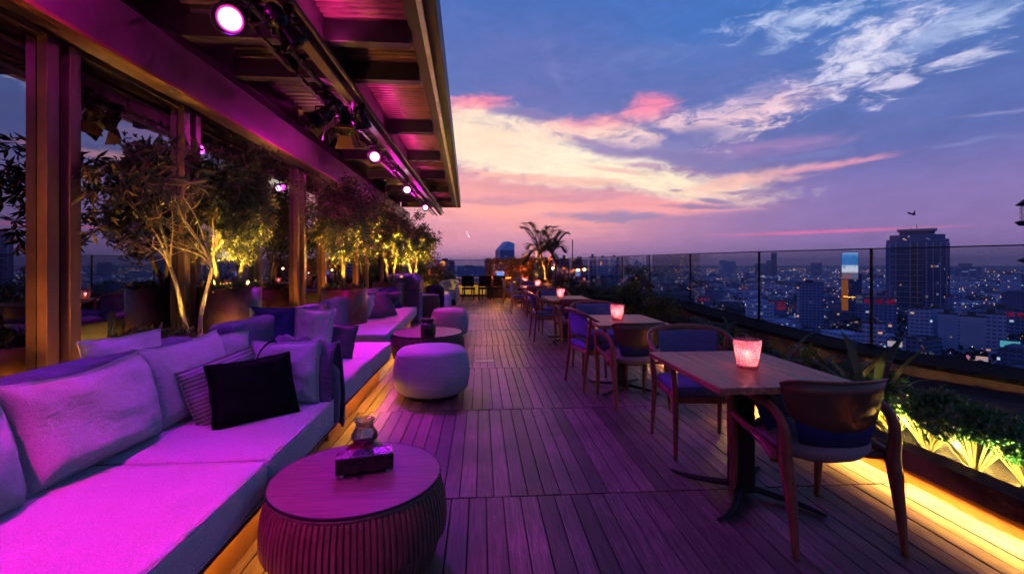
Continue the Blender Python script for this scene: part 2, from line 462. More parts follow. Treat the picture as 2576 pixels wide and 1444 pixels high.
# ------------------------------------------------------------------ world
def sky():
    w = bpy.data.worlds.new('World'); S.world = w; w.use_nodes = True
    k = N(w.node_tree)
    out = k.n('ShaderNodeOutputWorld'); bg = k.n('ShaderNodeBackground')
    tc = k.n('ShaderNodeTexCoord').outputs['Generated']
    v = k.mapping(tc, rot=(0,0,YAW))
    sp = k.n('ShaderNodeSeparateXYZ'); k.l(v, sp.inputs[0])
    az = k.math('MULTIPLY', k.math('ARCTAN2', sp.outputs[0], sp.outputs[1]), 57.2958)
    el = k.math('MULTIPLY', k.math('ARCSINE', k.math('MULTIPLY', sp.outputs[2], .99999)), 57.2958)
    P = k.n('ShaderNodeCombineXYZ'); k.l(az, P.inputs[0]); k.l(el, P.inputs[1]); P = P.outputs[0]
    # two scales of domain warping give the clouds their torn edges
    def warp(P, sc, amp, det):
        q = k.mapping(P, sc=(sc*.55, sc*1.6, 1), rot=(0,0,R(-12)))
        c = k.noise(q, 1, det, .6, 0, 1)
        a = k.n('ShaderNodeVectorMath', operation='SUBTRACT'); k.l(c, a.inputs[0]); a.inputs[1].default_value = (.5,.5,.5)
        b = k.n('ShaderNodeVectorMath', operation='MULTIPLY'); k.l(a.outputs[0], b.inputs[0]); b.inputs[1].default_value = (amp*2.2, amp*.8, 0)
        d = k.n('ShaderNodeVectorMath', operation='ADD'); k.l(P, d.inputs[0]); k.l(b.outputs[0], d.inputs[1]); return d.outputs[0]
    Pw = warp(P, .12, 4.2, 7)
    q = k.mapping(P, rot=(0,0,R(-14)), sc=(.16,.5,1))
    nz = k.noise(q, 1, 7, .62, .8)                    # streaky
    q2 = k.mapping(Pw, rot=(0,0,R(-24)), sc=(.32,.85,1))
    nf = k.noise(q2, 1, 7, .68, .5)                     # broken
    q3 = k.mapping(P, rot=(0,0,R(4)), sc=(.05,.9,1))
    nh = k.noise(q3, 1, 5, .55, .5)                     # flat layers low down
    def ramp(stops):
        r = k.n('ShaderNodeValToRGB'); k.l(k.math('DIVIDE', el, 60.), r.inputs[0])
        e = r.color_ramp.elements
        while len(e) > 1: e.remove(e[-1])
        for i, (p_, c_) in enumerate(stops):
            x = e[0] if i == 0 else e.new(p_/60)
            x.position = p_/60; x.color = lin(c_)
        return r.outputs[0]
    L_ = ramp([(0,(170,130,180)),(3,(200,138,180)),(6,(216,146,174)),(11,(200,142,176)),(15,(126,124,186)),(20,(92,112,182)),(30,(70,108,184)),(60,(40,72,150))])
    R_ = ramp([(0,(130,110,164)),(3,(144,116,176)),(7,(136,116,180)),(12,(92,106,174)),(18,(84,112,180)),(24,(70,118,192)),(32,(54,108,190)),(60,(36,76,160))])
    c = k.mix(k.mr(az, 2, 38), L_, R_)
    tex = k.mr(nf, .22, .6, .78, 1.0)
    def ang(px, py):
        u = (px-1288)/F; a = math.atan(u)
        return math.degrees(a), math.degrees(math.atan((666-py)/F*math.cos(a)))
    def blob(c, px, py, hw, hh, rot, col, e0=.0, e1=.6, amp=1.2, nn=None, op=1., pos=None):
        a0, b0 = ang(px, py)
        rr = R(rot)
        ax, bx = ang(px+hw*math.cos(rr), py-hw*math.sin(rr)); ay, by = ang(px-hh*math.sin(-rr)*-1, py-hh*math.cos(rr))
        vx = Vector((ax-a0, bx-b0)); sx = vx.length; an = math.atan2(vx.y, vx.x)
        sy = hh/hw*sx
        m = k.mapping(pos or Pw, loc=(a0,b0,0), rot=(0,0,an), sc=(sx,sy,1), vt='TEXTURE')
        ln = k.n('ShaderNodeVectorMath', operation='LENGTH'); k.l(m, ln.inputs[0])
        f = k.math('SUBTRACT', 1.0, ln.outputs['Value'])
        if nn is not None:
            f = k.math('ADD', f, k.math('MULTIPLY', k.math('SUBTRACT', nn, .5), amp))
        mk = k.mr(f, e0-.12, e1*1.25+.12, 0, op)
        mk = k.math('MULTIPLY', mk, tex)
        return k.mix(mk, c, lin(col))
    # dusky blue veils
    c = blob(c, 1400,170,520,130,-4,(98,110,180),0,1,1.6,nz,.9)
    c = blob(c, 1330,240,200,40,-8,(112,112,180),0,1,1.6,nz,.8)
    c = blob(c, 1650,130,260,50,10,(104,124,190),0,1,1.8,nz,.7)
    c = blob(c, 2350,250,260,60,14,(104,118,184),0,1,1.8,nz,.8)
    c = blob(c, 2200,330,330,50,8,(104,112,178),0,1,1.8,nz,.8)
    c = blob(c, 1750,210,260,60,16,(100,112,178),0,1,1.6,nf,.8)
    c = blob(c, 1900,150,260,150,20,(92,112,182),0,1,1.2,nz,.7)
    c = blob(c, 1760,60,300,50,12,(62,112,190),0,.9,1.0,nz,.8)
    # salmon below the glow
    c = blob(c, 1330,520,420,85,-4,(255,170,166),0,.6,1.0,nh,1.)
    c = blob(c, 1650,520,330,42,3,(255,168,172),0,.7,1.4,nh,.95)
    # pink caps
    c = blob(c, 1180,272,95,30,8,(250,132,166),0,.5,1.2,nf,.95)
    c = blob(c, 1640,268,70,34,0,(252,138,172),0,.5,1.0,nf,.95)
    c = blob(c, 1490,308,240,26,7,(248,158,176),0,.6,1.2,nf,.9)
    # the cream glow
    c = blob(c, 1320,388,430,84,-7,(255,240,214),0,.35,1.0,nf)
    c = blob(c, 1640,455,350,56,-6,(255,236,206),0,.45,1.1,nf)
    c = blob(c, 1880,455,300,30,10,(252,196,184),0,.6,1.6,nz)
    c = blob(c, 1180,350,300,85,0,(255,226,200),0,.6,.8,nf)
    c = blob(c, 1480,330,200,34,4,(255,214,196),0,.7,1.3,nf,.9)
    # long arm of lit cloud to the right
    c = blob(c, 2080,420,230,20,11,(238,158,182),0,.7,1.5,nz,.9)
    c = blob(c, 1930,372,260,34,6,(160,128,184),0,.7,1.6,nz,.8)
    # pale diagonal bank
    c = blob(c, 1920,270,360,80,18,(170,150,200),0,1,1.6,nz,.6)
    c = blob(c, 2200,120,330,130,30,(140,156,214),0,1,1.6,nz,.6)
    c = blob(c, 1900,285,330,62,19,(248,208,216),.12,.8,3.6,nf,.95)
    c = blob(c, 1700,330,240,44,14,(252,206,206),.12,.8,3.6,nf,.9)
    c = blob(c, 2230,110,380,150,28,(168,180,224),.1,1,2.4,nf,.75)
    c = blob(c, 1880,250,300,70,20,(190,170,208),.1,1,2.4,nf,.7)
    c = blob(c, 2180,140,300,115,33,(222,218,240),.15,.9,4.0,nf,1.)
    c = blob(c, 2060,40,330,75,12,(192,204,238),.15,.9,3.6,nf,.9)
    c = blob(c, 1990,60,160,40,30,(176,194,234),.1,.9,3.0,nz,.7)
    c = blob(c, 2420,60,220,50,26,(176,192,232),.1,.8,2.2,nz,.75)
    c = blob(c, 1620,360,190,40,4,(250,212,212),.1,.6,2.0,nf,.85)
    c = blob(c, 2360,170,260,60,24,(206,208,238),.2,1,4.2,nf,.85)
    c = blob(c, 1790,345,190,34,10,(240,206,214),.2,.9,4.0,nf,.85)
    c = blob(c, 2480,60,200,60,30,(190,204,236),.2,1,3.6,nf,.7)
    c = blob(c, 2250,215,190,60,24,(214,204,232),.2,.9,4.4,nf,.9)
    c = blob(c, 2500,290,150,16,10,(146,148,202),0,.8,1.2,nz,.8)
    c = blob(c, 2430,365,230,12,5,(126,132,192),0,.8,1.2,nz,.7)
    # grey-mauve clouds in front of the glow
    for (x,y,a,b,r_,col,o) in ((1560,372,170,22,-6,(140,126,182),.9),(1720,352,130,40,8,(112,118,182),.95),(1740,395,260,26,-9,(132,124,180),.9),
        (1880,420,90,18,4,(126,122,180),.95),(2010,398,140,14,8,(118,122,184),.8),(1540,550,200,16,-1,(150,128,176),.9),(1300,476,160,16,-2,(222,150,164),.8),(1760,520,150,9,2,(150,126,176),.9),
        (1250,440,120,14,-4,(250,178,164),.7),(1240,505,150,12,-2,(196,138,168),.8),(1620,415,70,9,-6,(190,150,182),.9),(1480,345,60,12,-10,(156,130,182),.9),(1860,480,80,7,2,(170,130,176),.9),(1680,335,60,12,-20,(110,114,182),.9),(1560,425,110,8,-8,(244,196,182),.9),
        (1800,505,60,10,-6,(140,124,178),.9),(1700,478,34,7,0,(180,140,172),.9),(1330,289,120,14,-4,(126,118,178),.9),(1420,455,200,16,-3,(246,176,164),.7),(1400,497,260,14,2,(206,140,170),.7)):
        c = blob(c, x,y,a,b,r_,col,.0,.5,1.4,nf,o)
    # thin pink streaks low over the city
    c = blob(c, 2080,583,470,9,2.6,(232,116,172),0,.8,.9,nh,.95,pos=P)
    c = blob(c, 1500,600,330,9,2,(208,134,176),0,.9,.9,nh,.6,pos=P)
    c = blob(c, 1150,590,160,20,0,(204,128,170),0,.9,.9,nh,.6)
    c = blob(c, 2420,608,260,6,1,(150,104,166),0,.9,.9,nh,.6,pos=P)
    c = blob(c, 1400,180,26,110,32,(116,126,190),0,1,.9,nz,.6)
    # fine texture over everything
    t = k.math('MULTIPLY', k.mr(nf,.2,.8,.90,1.10,False), k.mr(nz,.2,.8,.93,1.07,False))
    mm = k.n('ShaderNodeVectorMath', operation='SCALE'); k.l(c, mm.inputs[0]); k.l(t, mm.inputs['Scale']); c = mm.outputs[0]
    # overhead and away from the sunset the sky is already night blue
    dk = k.math('MULTIPLY', k.mr(k.math('ABSOLUTE', az), 75, 140, 1, .75), k.mr(el, 30, 60, 1, .6))
    mm = k.n('ShaderNodeVectorMath', operation='SCALE'); k.l(c, mm.inputs[0]); k.l(dk, mm.inputs['Scale']); c = mm.outputs[0]
    # below the horizon: dim ground light
    c = k.mix(k.mr(el, -3, 0), lin((40,44,78)), c)
    # a little physical dusk sky under the painted colours
    ns = k.n('ShaderNodeTexSky', sky_type='NISHITA'); ns.sun_disc = False
    ns.sun_elevation = R(1.5); ns.sun_rotation = R(-2); ns.dust_density = 2
    s2 = k.n('ShaderNodeVectorMath', operation='SCALE'); k.l(ns.outputs[0], s2.inputs[0]); s2.inputs['Scale'].default_value = .01
    ad = k.n('ShaderNodeVectorMath', operation='ADD'); k.l(c, ad.inputs[0]); k.l(s2.outputs[0], ad.inputs[1])
    k.l(ad.outputs[0], bg.inputs[0]); bg.inputs[1].default_value = 1.06
    k.l(bg.outputs[0], out.inputs[0])
    w.cycles.sampling_method = 'MANUAL'; w.cycles.sample_map_resolution = 512
sky()
sun = bpy.data.lights.new('sun', 'SUN'); sun.energy = .12; sun.angle = R(12); sun.color = (1,.62,.5)
so = bpy.data.objects.new('sun', sun); COL.objects.link(so)
so.rotation_euler = (R(86), 0, R(178)); so.location = (0,30,20)

def area(name, loc, sx, sy, rot, col, e, spread=180):
    l = bpy.data.lights.new(name, 'AREA'); l.shape = 'RECTANGLE'; l.size = sx; l.size_y = sy
    l.color = col; l.energy = e; l.spread = R(spread)
    o = bpy.data.objects.new(name, l); COL.objects.link(o); o.location = loc; o.rotation_euler = rot; return o
def point(name, loc, col, e, r=.03):
    l = bpy.data.lights.new(name, 'POINT'); l.color = col; l.energy = e; l.shadow_soft_size = r
    o = bpy.data.objects.new(name, l); COL.objects.link(o); o.location = loc; return o
def spot(name, loc, tgt, col, e, ang=60, blend=.6, r=.05):
    l = bpy.data.lights.new(name, 'SPOT'); l.color = col; l.energy = e; l.spot_size = R(ang); l.spot_blend = blend; l.shadow_soft_size = r
    o = bpy.data.objects.new(name, l); COL.objects.link(o); o.location = loc
    o.rotation_euler = (Vector(tgt)-Vector(loc)).to_track_quat('-Z','Y').to_euler(); return o
MAG = (1,.004,.62)
VIO = (.36,.01,1)
AMB = (1,.40,.05)
YEL = (1,.62,.08)
# ================================================================== SETTING: deck, building, canopy
def deck():
    mb = MB(); y0 = -4.15
    rows = [-4.15,-2.45,-.75,.95,2.65,4.25,5.95,7.65,9.4,11.1,12.8,14.5,16.2,17.9,19.3]
    for i in range(len(rows)-1):
        x = -2.62 + random.uniform(-.05,.0)
        while x < 2.60:
            w = .098 + random.uniform(-.003,.003)
            x1 = min(x+w-.0045, 2.66)
            mb.cur = random.random()
            dz = random.uniform(-.0012,.0012)
            mb.box(x, x1, rows[i]+.005, rows[i+1]-.005, -.03, dz)
            x += w
    mb.build('deck', M['deck'], kind='structure', bevel=.002, seg=1)
    MB().box(-2.7, 2.7, -4.2, 19.35, -.4, -.034).build('deck_base', M['under'], kind='structure')
deck()
RP = [(7.6,-3.0,.15),(7.05,0.3,.18),(6.45,2.4,.20),(5.67,4.39,.25),(5.04,5.55,.30),(4.42,6.95,.46),(3.98,8.4,.62),(3.68,9.7,.66),(3.42,10.8,.68),(3.14,12.3,.70),(2.9,14.1,.72),(2.68,16.3,.74),(2.5,19.9,.75)]
def catmull(pts, n):
    o = []
    for i in range(len(pts)-1):
        p0 = Vector(pts[max(i-1,0)]); p1 = Vector(pts[i]); p2 = Vector(pts[i+1]); p3 = Vector(pts[min(i+2,len(pts)-1)])
        for k in range(n):
            t = k/n
            o.append(0.5*((2*p1)+(-p0+p2)*t+(2*p0-5*p1+4*p2-p3)*t*t+(-p0+3*p1-3*p2+p3)*t**3))
    o.append(Vector(pts[-1])); return o
def parapet():
    P = catmull(RP, 5); mb = MB(); cb = MB(); vs=[]; cs=[]
    for i, p in enumerate(P):
        a = P[max(i-1,0)]; b = P[min(i+1,len(P)-1)]
        t = (b-a); t.z = 0; t.normalize(); n = Vector((t.y,-t.x,0))   # outward (right)
        w = .62 - .28*min(1,max(0,(p.y-4)/8))
        q = Vector((p.x,p.y,0)); z = p.z
        vs += [q+n*.06+Vector((0,0,-3)), q+n*.06+Vector((0,0,z-.05)), q-n*w+Vector((0,0,z-.05)), q-n*w+Vector((0,0,-.2))]
        cs += [q+n*.09+Vector((0,0,z-.05)), q+n*.09+Vector((0,0,z)), q-n*(w+.03)+Vector((0,0,z)), q-n*(w+.03)+Vector((0,0,z-.05))]
    fs=[]; gs=[]
    for i in range(len(P)-1):
        for k in range(3): fs.append((i*4+k,i*4+k+1,i*4+4+k+1,i*4+4+k))
        for k in range(4): gs.append((i*4+k,i*4+(k+1)%4,i*4+4+(k+1)%4,i*4+4+k))
    mb.add(vs,fs); cb.add(cs,gs)
    t = thing('parapet', 'dark curved parapet behind the planting bed on the right', 'wall', (0,0,0))
    mb.build('wall', M['parapet'], t); cb.build('cap', M['cap'], t)
    # bed soil up to the parapet
    sb = MB(); rows = []
    r2 = random.Random(5)
    for p in P:
        if p.y < -2.9: pass
        x1 = p.x-.3
        row = []
        for k in range(13):
            x = 2.70 + (x1-2.70)*k/12
            row.append((x, p.y, .10 + r2.uniform(-.012,.02) + .02*math.sin(x*5+p.y*3)))
        rows.append(row)
    vs = [q for r_ in rows for q in r_]
    sb.add(vs, [(i*13+k,i*13+k+1,i*13+13+k+1,i*13+13+k) for i in range(len(rows)-1) for k in range(12)])
    sb.build('soil', M['soil'], smooth=True, kind='structure')
parapet()
# railing along the curve and across the far end
def railing():
    t = thing('glass_railing', 'frameless glass railing with dark posts along the curved right parapet', 'railing', (5.04,5.55,.3), 0, None)
    ox = Vector((5.04,5.55,.3)); P = RP[2:]
    C = catmull(P, 5)
    tr = MB()
    tr.tube([Vector((p.x,p.y,1.555))-ox for p in C], .008, 6, 1)
    tr.build('top_rail', M['rail'], t)
    for i in range(len(P)-1):
        seg = C[i*5:i*5+6]
        mb = MB(); vs=[]
        for j,p in enumerate(seg):
            a = seg[max(j-1,0)]; b = seg[min(j+1,5)]; d=(b-a); d.z=0; d.normalize(); n=Vector((d.y,-d.x,0))*.006
            q = Vector((p.x,p.y,0))
            vs += [q+n+Vector((0,0,p.z-.02))-ox, q+n+Vector((0,0,1.545))-ox, q-n+Vector((0,0,1.545))-ox, q-n+Vector((0,0,p.z-.02))-ox]
        fs = [(j*4+k,j*4+(k+1)%4,j*4+4+(k+1)%4,j*4+4+k) for j in range(5) for k in range(4)]
        fs += [(0,3,2,1),(20,21,22,23)]
        mb.add(vs,fs).build('glass_panel', M['glass'], t)
    for i, p in enumerate(P):
        if i == 1: continue
        a = P[max(i-1,0)]; b = P[min(i+1,len(P)-1)]; an = math.atan2(b[1]-a[1], b[0]-a[0])
        mb = MB(); m = Matrix.Rotation(an,3,'Z'); zc=(p[2]+1.55)/2
        mb.obox((0,0,0), .030, .018, 1.55-p[2], m)
        mb.obox((0,0,-(1.55-p[2])/2+.02), .10, .07, .03, m)
        o = mb.build('post', M['rail'], t); o.location = Vector((p[0],p[1],zc))-ox
railing()
def far_end():
    Y = 19.95
    t = thing('far_railing', 'straight glass railing across the far end of the terrace', 'railing', (0,Y,.3))
    mb = MB(); mb.box(-4.6,2.5,-.012,.012,1.25,1.27); mb.build('top_rail', M['rail'], t)
    xs = [-4.6,-2.9,-1.35,.2,1.5,2.5]
    for a,b in zip(xs[:-1], xs[1:]):
        MB().box(a+.02,b-.02,-.006,.006,.0,1.248).build('glass_panel', M['glass'], t)
    for a in xs[1:-1]:
        MB().box(a-.018,a+.018,-.022,.022,0,1.248).build('post', M['rail'], t)
    w = MB(); w.box(-4.7,2.55,Y-.15,Y+.25,-3,.3)
    tag(w.build('end_wall', M['parapet']), 'low dark wall under the glass at the far end', 'wall')
    # backlit panels behind the far bar tables
    t = thing('lit_planter', 'yellow backlit low planter behind the far bar tables', 'planter', (0,19.32,0))
    f = MB(); f.box(-1.9,1.75,0,.5,0,.09); f.box(-1.9,1.75,0,.5,.5,.58); f.box(-1.9,1.75,.35,.5,.09,.5)
    x = -1.9
    while x < 1.76:
        f.box(x,x+.05,0.0,.34,.091,.499); x += .3
    f.build('body', M['kerb'], t)
    MB().box(-1.86,1.72,.10,.13,.1,.49).build('light_panel', M['ledy'], t)
far_end()
# terrace slab and the tower floors underneath it
b = MB(); b.box(-9,2.8,-4.3,20.2,-1.6,-.41); b.build('terrace_slab', M['under'], kind='structure')
b = MB(); b.box(-9,2.6,-4.2,20.0,-74,-1.61)
tag(b.build('tower_below', M['grey_b']), 'tower storeys carrying the roof terrace', 'building')

# kerb with the warm light under its lip
def kerb():
    t = thing('planter_kerb', 'long low metal kerb of the planting bed with amber light under its lip', 'kerb', (2.6,0,0))
    MB().box(-.02,.12,-4.1,19.2,.105,.225).build('lip', M['kerb'], t, bevel=.004)
    MB().box(.05,.11,-4.1,19.2,-.03,.104).build('recess_board', M['kick'], t)
    r = MB()
    for y in (1.4,2.25,3.6,5.1,6.6,8.2): r.lathe([(.006,-.002),(.006,.002)], 10, (0,0,0))
    MB().box(.022,.036,-4.0,19.1,.099,.1035).build('led_strip', emat('led_amber', (1,.55,.13), 1.5), t)
kerb()
for (ya, yb, e) in ((-3.5,1.0,60),(1.0,4.5,85),(4.5,9.5,80),(9.5,18.5,80)):
    o = area('kerb_led', (2.585,(ya+yb)/2,.094), .02, yb-ya, (0,R(12),0), (1,.46,.08), e*.95, 145)

# ---------------- building
GX = -2.62
POSTS = [1.2,1.36,2.917,3.07,4.17,4.33,5.5,6.62,6.86,7.75,8.8,9.8,10.6,12.2,14.6]
def building():
    t = thing('bar_building', 'glass fronted bar pavilion with purple lit canopy along the left side', 'building', (GX,0,0))
    for y in POSTS:
        m = MB(); m.box(.001,.06,-.04,.04,0,2.72)
        m.box(-.001,.066,-.046,.046,0,.06)
        o = m.build('post', M['frame'], t, bevel=.004); o.location = (0,y,0)
    edges = [-3.5]+POSTS+[15.6]
    for a, b_ in zip(edges[:-1], edges[1:]):
        if b_-a < .3:
            w_ = MB(); w_.box(-.02,.0,a+.041,b_-.041,.052,2.68); w_.build('window_pane', M['mirror'], t); continue
        w_ = MB(); w_.box(-.02,.0,a+.041,b_-.041,.052,2.68); w_.build('window_pane', M['mirror'], t)
    s_ = MB(); s_.box(-.06,.07,-3.5,15.6,0,.05); s_.box(-.05,.04,-3.5,15.6,2.70,2.78); s_.build('sill', M['frame'], t)
    # deep magenta beam above the glass, brass lip at its foot
    m = MB(); m.box(-.10,.24,-3.5,15.6,2.74,3.10); m.build('beam', M['beam'], t, bevel=.006)
    m = MB(); m.box(.20,.262,-3.5,15.6,2.712,2.738); m.build('beam_lip', M['lip'], t)
    m = MB(); m.box(-.25,-.10,-3.5,15.6,2.6,3.6); m.box(-6,-.22,-3.5,15.6,-.2,-.05); m.box(-6,-.3,-3.5,15.6,3.3,3.5)
    m.box(-6,-5.9,-3.5,15.6,-.05,3.3); m.box(-6,-.1,15.6,15.7,-.05,3.5); m.build('rear_structure', M['under'], t)
    # canopy
    def ex(y): return -.33-.028*(y+1)     # outer edge, drawing in slightly with distance
    Y0, Y1 = -3.5, 15.3
    c = MB()
    def prism(x0a,x1a,x0b,x1b,ya,yb,z0,z1):
        c.add([(x0a,ya,z0),(x1a,ya,z0),(x1b,yb,z0),(x0b,yb,z0),(x0a,ya,z1),(x1a,ya,z1),(x1b,yb,z1),(x0b,yb,z1)],
              [(0,3,2,1),(4,5,6,7),(0,1,5,4),(1,2,6,5),(2,3,7,6),(3,0,4,7)])
    G = -GX
    prism(G-2.9, G+ex(Y0)-.05, G-2.9, G+ex(Y1)-.05, Y0, Y1, 3.46, 3.52)
    c.build('canopy_roof', M['ceil'], t)
    # corrugated soffit
    c = MB(); vs=[]; n=0; y=Y0
    pts=[]
    while y < Y1-.05:
        for (dy,dz) in ((0,0),(.03,0),(.04,.028),(.07,.028)): pts.append((y+dy,3.36+dz))
        y += .08
    for (yy,zz) in pts: vs += [(G-1.32,yy,zz),(G+ex(yy)-.12,yy,zz)]
    c.add(vs,[(2*i,2*i+1,2*i+3,2*i+2) for i in range(len(pts)-1)])
    c.build('corrugated_soffit', M['corr'], t)
    c = MB()      # ribbed ceiling further in, higher and darker
    vs=[]; pts=[]; y=Y0
    while y < Y1-.1:
        for (dy,dz) in ((0,0),(.05,0),(.065,.02),(.115,.02)): pts.append((y+dy,3.42+dz))
        y += .13
    for (yy,zz) in pts: vs += [(.25,yy,zz),(G-1.36,yy,zz)]
    c.add(vs,[(2*i,2*i+1,2*i+3,2*i+2) for i in range(len(pts)-1)])
    c.build('inner_ceiling', M['ceil'], t)
    # cross beams
    for y in (-1.2,1.2,2.2,3.85,4.62,6.4,8.1,9.8,11.6,13.4):
        c = MB(); w=.055
        prism(.24,G+ex(y)-.12,.24,G+ex(y)-.12,y-w,y+w,3.17,3.345); c.build('cross_beam', M['darkbeam'], t, bevel=.004)
    for y in (9.0,10.6,11.1,12.1,12.6,13.0,13.9,14.3,14.7,15.05):
        c = MB(); w=.02
        prism(G-1.28,G+ex(y)-.12,G-1.28,G+ex(y)-.12,y-w,y+w,3.26,3.345); c.build('batten', M['steel'] if 0 else M['corr'], t)
    # edge: inner dark channel, pale strip, outer fascia
    c = MB(); prism(G+ex(Y0)-.12,G+ex(Y0)-.02,G+ex(Y1)-.12,G+ex(Y1)-.02,Y0,Y1,3.275,3.455); c.build('edge_channel', M['darkbeam'], t, bevel=.004)
    c = MB(); prism(G+ex(Y0)-.019,G+ex(Y0)+.02,G+ex(Y1)-.019,G+ex(Y1)+.02,Y0,Y1,3.262,3.31); c.build('edge_strip', M['steel'], t)
    c = MB(); prism(G+ex(Y0)+.021,G+ex(Y0)+.12,G+ex(Y1)+.021,G+ex(Y1)+.12,Y0,Y1,3.30,3.62); c.build('fascia', M['darkbeam'], t, bevel=.004)
    c = MB(); prism(.0,G+ex(Y1)+.12,.0,G+ex(Y1)+.12,Y1,Y1+.06,3.26,3.62); c.build('end_fascia', M['frame'], t)
    # long purlins beside the lamp track
    c = MB(); prism(G-1.36,G-1.27,G-1.36,G-1.27,Y0,Y1,3.0,3.42); c.build('long_beam', M['ceil'], t, bevel=.005)
    c = MB(); prism(G-1.85,G-1.78,G-1.85,G-1.78,Y0,Y1,3.22,3.41); c.build('long_beam', M['ceil'], t, bevel=.005)
    # bent conduit on top of the beam and fixings
    c = MB(); c.tube([(G-1.22,-3.4,3.06),(G-1.22,15.2,3.06)], .02, 8, 1); c.build('conduit', M['frame'], t, smooth=True)
    c = MB()
    c.tube([(G-1.44,-3.4,2.98),(G-1.44,15.2,2.98)], .024, 10, 1)
    c.tube([(G-1.56,-3.4,2.98),(G-1.56,15.2,2.98)], .012, 8, 1)
    y=-3.2
    while y<15:
        c.box(G-1.57,G-1.43,y-.01,y+.01,2.972,2.988)
        y+=.4
    for y in (-1,1,2.2,3.85,5.2,6.4,8.1,9.8,11.6,13.4): c.tube([(G-1.44,y,2.98),(G-1.44,y,3.42)], .009, 6, 1)
    c.build('lamp_track', M['spot'], t, smooth=False)
building()

# ---------------- spot lamps on the track
def spotlamp(lit, lens_m):
    t = thing('spot_lamp', '', 'stage lamp', (0,0,0))
    c = MB(); c.box(-.03,.03,-.02,.02,.10,.17); c.tube([(0,0,.10),(0,0,.05)], .012, 8, 1)
    c.build('clamp', M['spot'], t, bevel=.004)
    c = MB(); c.tube([(-.10,0,-.03),(-.10,0,.045),(.10,0,.045),(.10,0,-.03)], .009, 6, 1); c.build('yoke', M['spot'], t)
    b = MB(); b.lathe([(.0,.20),(.035,.195),(.055,.16),(.058,.13),(.066,.125),(.066,.09),(.058,.085),(.062,.04),(.072,.0),(.085,-.05),(.090,-.075),(.078,-.075),(.072,-.03)], 28)
    body = b.build('body', M['spot'], t, smooth=True)
    l = MB(); l.lathe([(.0,-.042),(.05,-.038),(.0725,-.03)], 28, cap=False); l.build('lens', lens_m, body, smooth=True)
    return t, body
def aim(body, tgt_dir):
    body.rotation_euler = (-Vector(tgt_dir)).to_track_quat('Z','Y').to_euler()
def place_lamp(x, y, z, d, lit, label, doors=False):
    t, body = spotlamp(lit, M['lens'] if lit else M['lensoff'])
    t.location = (x,y,z); t['label'] = label; t['group'] = 'stage lamps on the track under the canopy'
    body.location = (0,0,-.03); aim(body, d)
    if doors:
        for k in range(4):
            a = k*math.pi/2; c = MB(); m = Matrix.Rotation(a,3,'Z')
            vs = [m @ Vector(p) for p in ((.085,-.06,-.075),(.085,.06,-.075),(.15,.10,-.19),(.15,-.10,-.19),(.088,-.06,-.075),(.088,.06,-.075),(.153,.10,-.19),(.153,-.10,-.19))]
            c.add(vs, [(0,1,2,3),(7,6,5,4),(0,4,5,1),(1,5,6,2),(2,6,7,3),(3,7,4,0)])
            c.build('barn_door', M['lip'] if k % 2 else M['spot'], body)
    return t
LAMPS = [((-1.44,2.74,2.80),(.30,-1,-.55),'brightest nearest pink lamp at the top of the picture'),
         ((-1.42,6.25,2.84),(.1,-1,-.45),'pink glowing lamp second along the track'),
         ((-1.42,8.95,2.84),(.1,-1,-.45),'pink glowing lamp third along the track'),
         ((-1.40,11.7,2.84),(.1,-1,-.45),'small pink lamp farthest along the track by the canopy end')]
for p, d, lb in LAMPS: place_lamp(*p, d, True, lb)
place_lamp(-1.22,3.0,2.84,(.55,.5,-.9),False,'unlit black lamp hanging beside the brightest pink lamp')
place_lamp(-1.52,4.6,2.86,(-.7,-.25,-.7),False,'unlit lamp with open barn doors, left of its pair',True)
place_lamp(-1.44,4.95,2.86,(.1,-.5,-.9),False,'unlit lamp with barn doors, middle of the dark cluster',True)
place_lamp(-1.26,4.95,2.90,(.2,.3,-1),False,'unlit lamp hanging straight down, right of the dark cluster')
place_lamp(-1.44,.55,2.86,(-.3,.4,-1),True,'pink lamp overhead behind the viewpoint')

# magenta light from the lamps
EM = 1.0
spot('lamp_light', (-1.44,.55,2.72), (-1.30,1.25,.45), MAG, 430*EM, 62, 1)
spot('lamp_light', (-1.40,2.62,2.72), (-1.0,2.6,.3), VIO, 130*EM, 115, 1)
spot('lamp_light', (-1.36,6.12,2.70), (-1.35,4.75,.45), MAG, 420*EM, 44, .9)
spot('lamp_light', (-1.36,6.14,2.70), (-.2,5.0,.0), VIO, 330*EM, 105, 1)
spot('lamp_light', (-1.40,8.85,2.70), (-1.3,8.0,.45), MAG, 260*EM, 90, 1)
spot('lamp_light', (-1.38,11.6,2.70), (-.6,11.2,.0), VIO, 450*EM, 110, 1)
for i,(p,e) in enumerate((((-1.8,2.55,2.86),26),((-1.70,6.0,2.80),50),((-1.6,8.7,2.78),16),((-1.55,11.4,2.78),12),((-1.7,.5,2.84),10))):
    point('lamp_spill', p, MAG, e*EM, .05)  # bare points added nearer the beam than the lamps, to wash it magenta
# area lights without a fixture, added to brighten the corrugated soffit
for y, e in ((3.2,10),(5.5,5),(7.3,6),(9.0,3),(12.3,3)):
    area('canopy_wash', (-1.15,y,3.14), .1,1.2,(R(180),0,0),(1,.06,.45),e)
for y in (1.36,2.917,4.17,5.5,6.62,7.75,9.8):
    spot('post_uplight', (-2.46,y-.85,.55), (-2.585,y-.02,1.35), (1,.30,.02), 150, 55, 1, .02)
# amber strips hidden behind the sofa backs, shining up the posts
area('post_uplight', (-2.42,2.3,.5), .04, 3.0, (R(180),R(25),0), (1,.33,.03), 40)
area('post_uplight', (-2.42,5.6,.5), .04, 3.2, (R(180),R(25),0), (1,.38,.03), 30)
area('post_uplight', (-2.42,10.5,.5), .04, 6.0, (R(180),R(25),0), (1,.40,.03), 40)
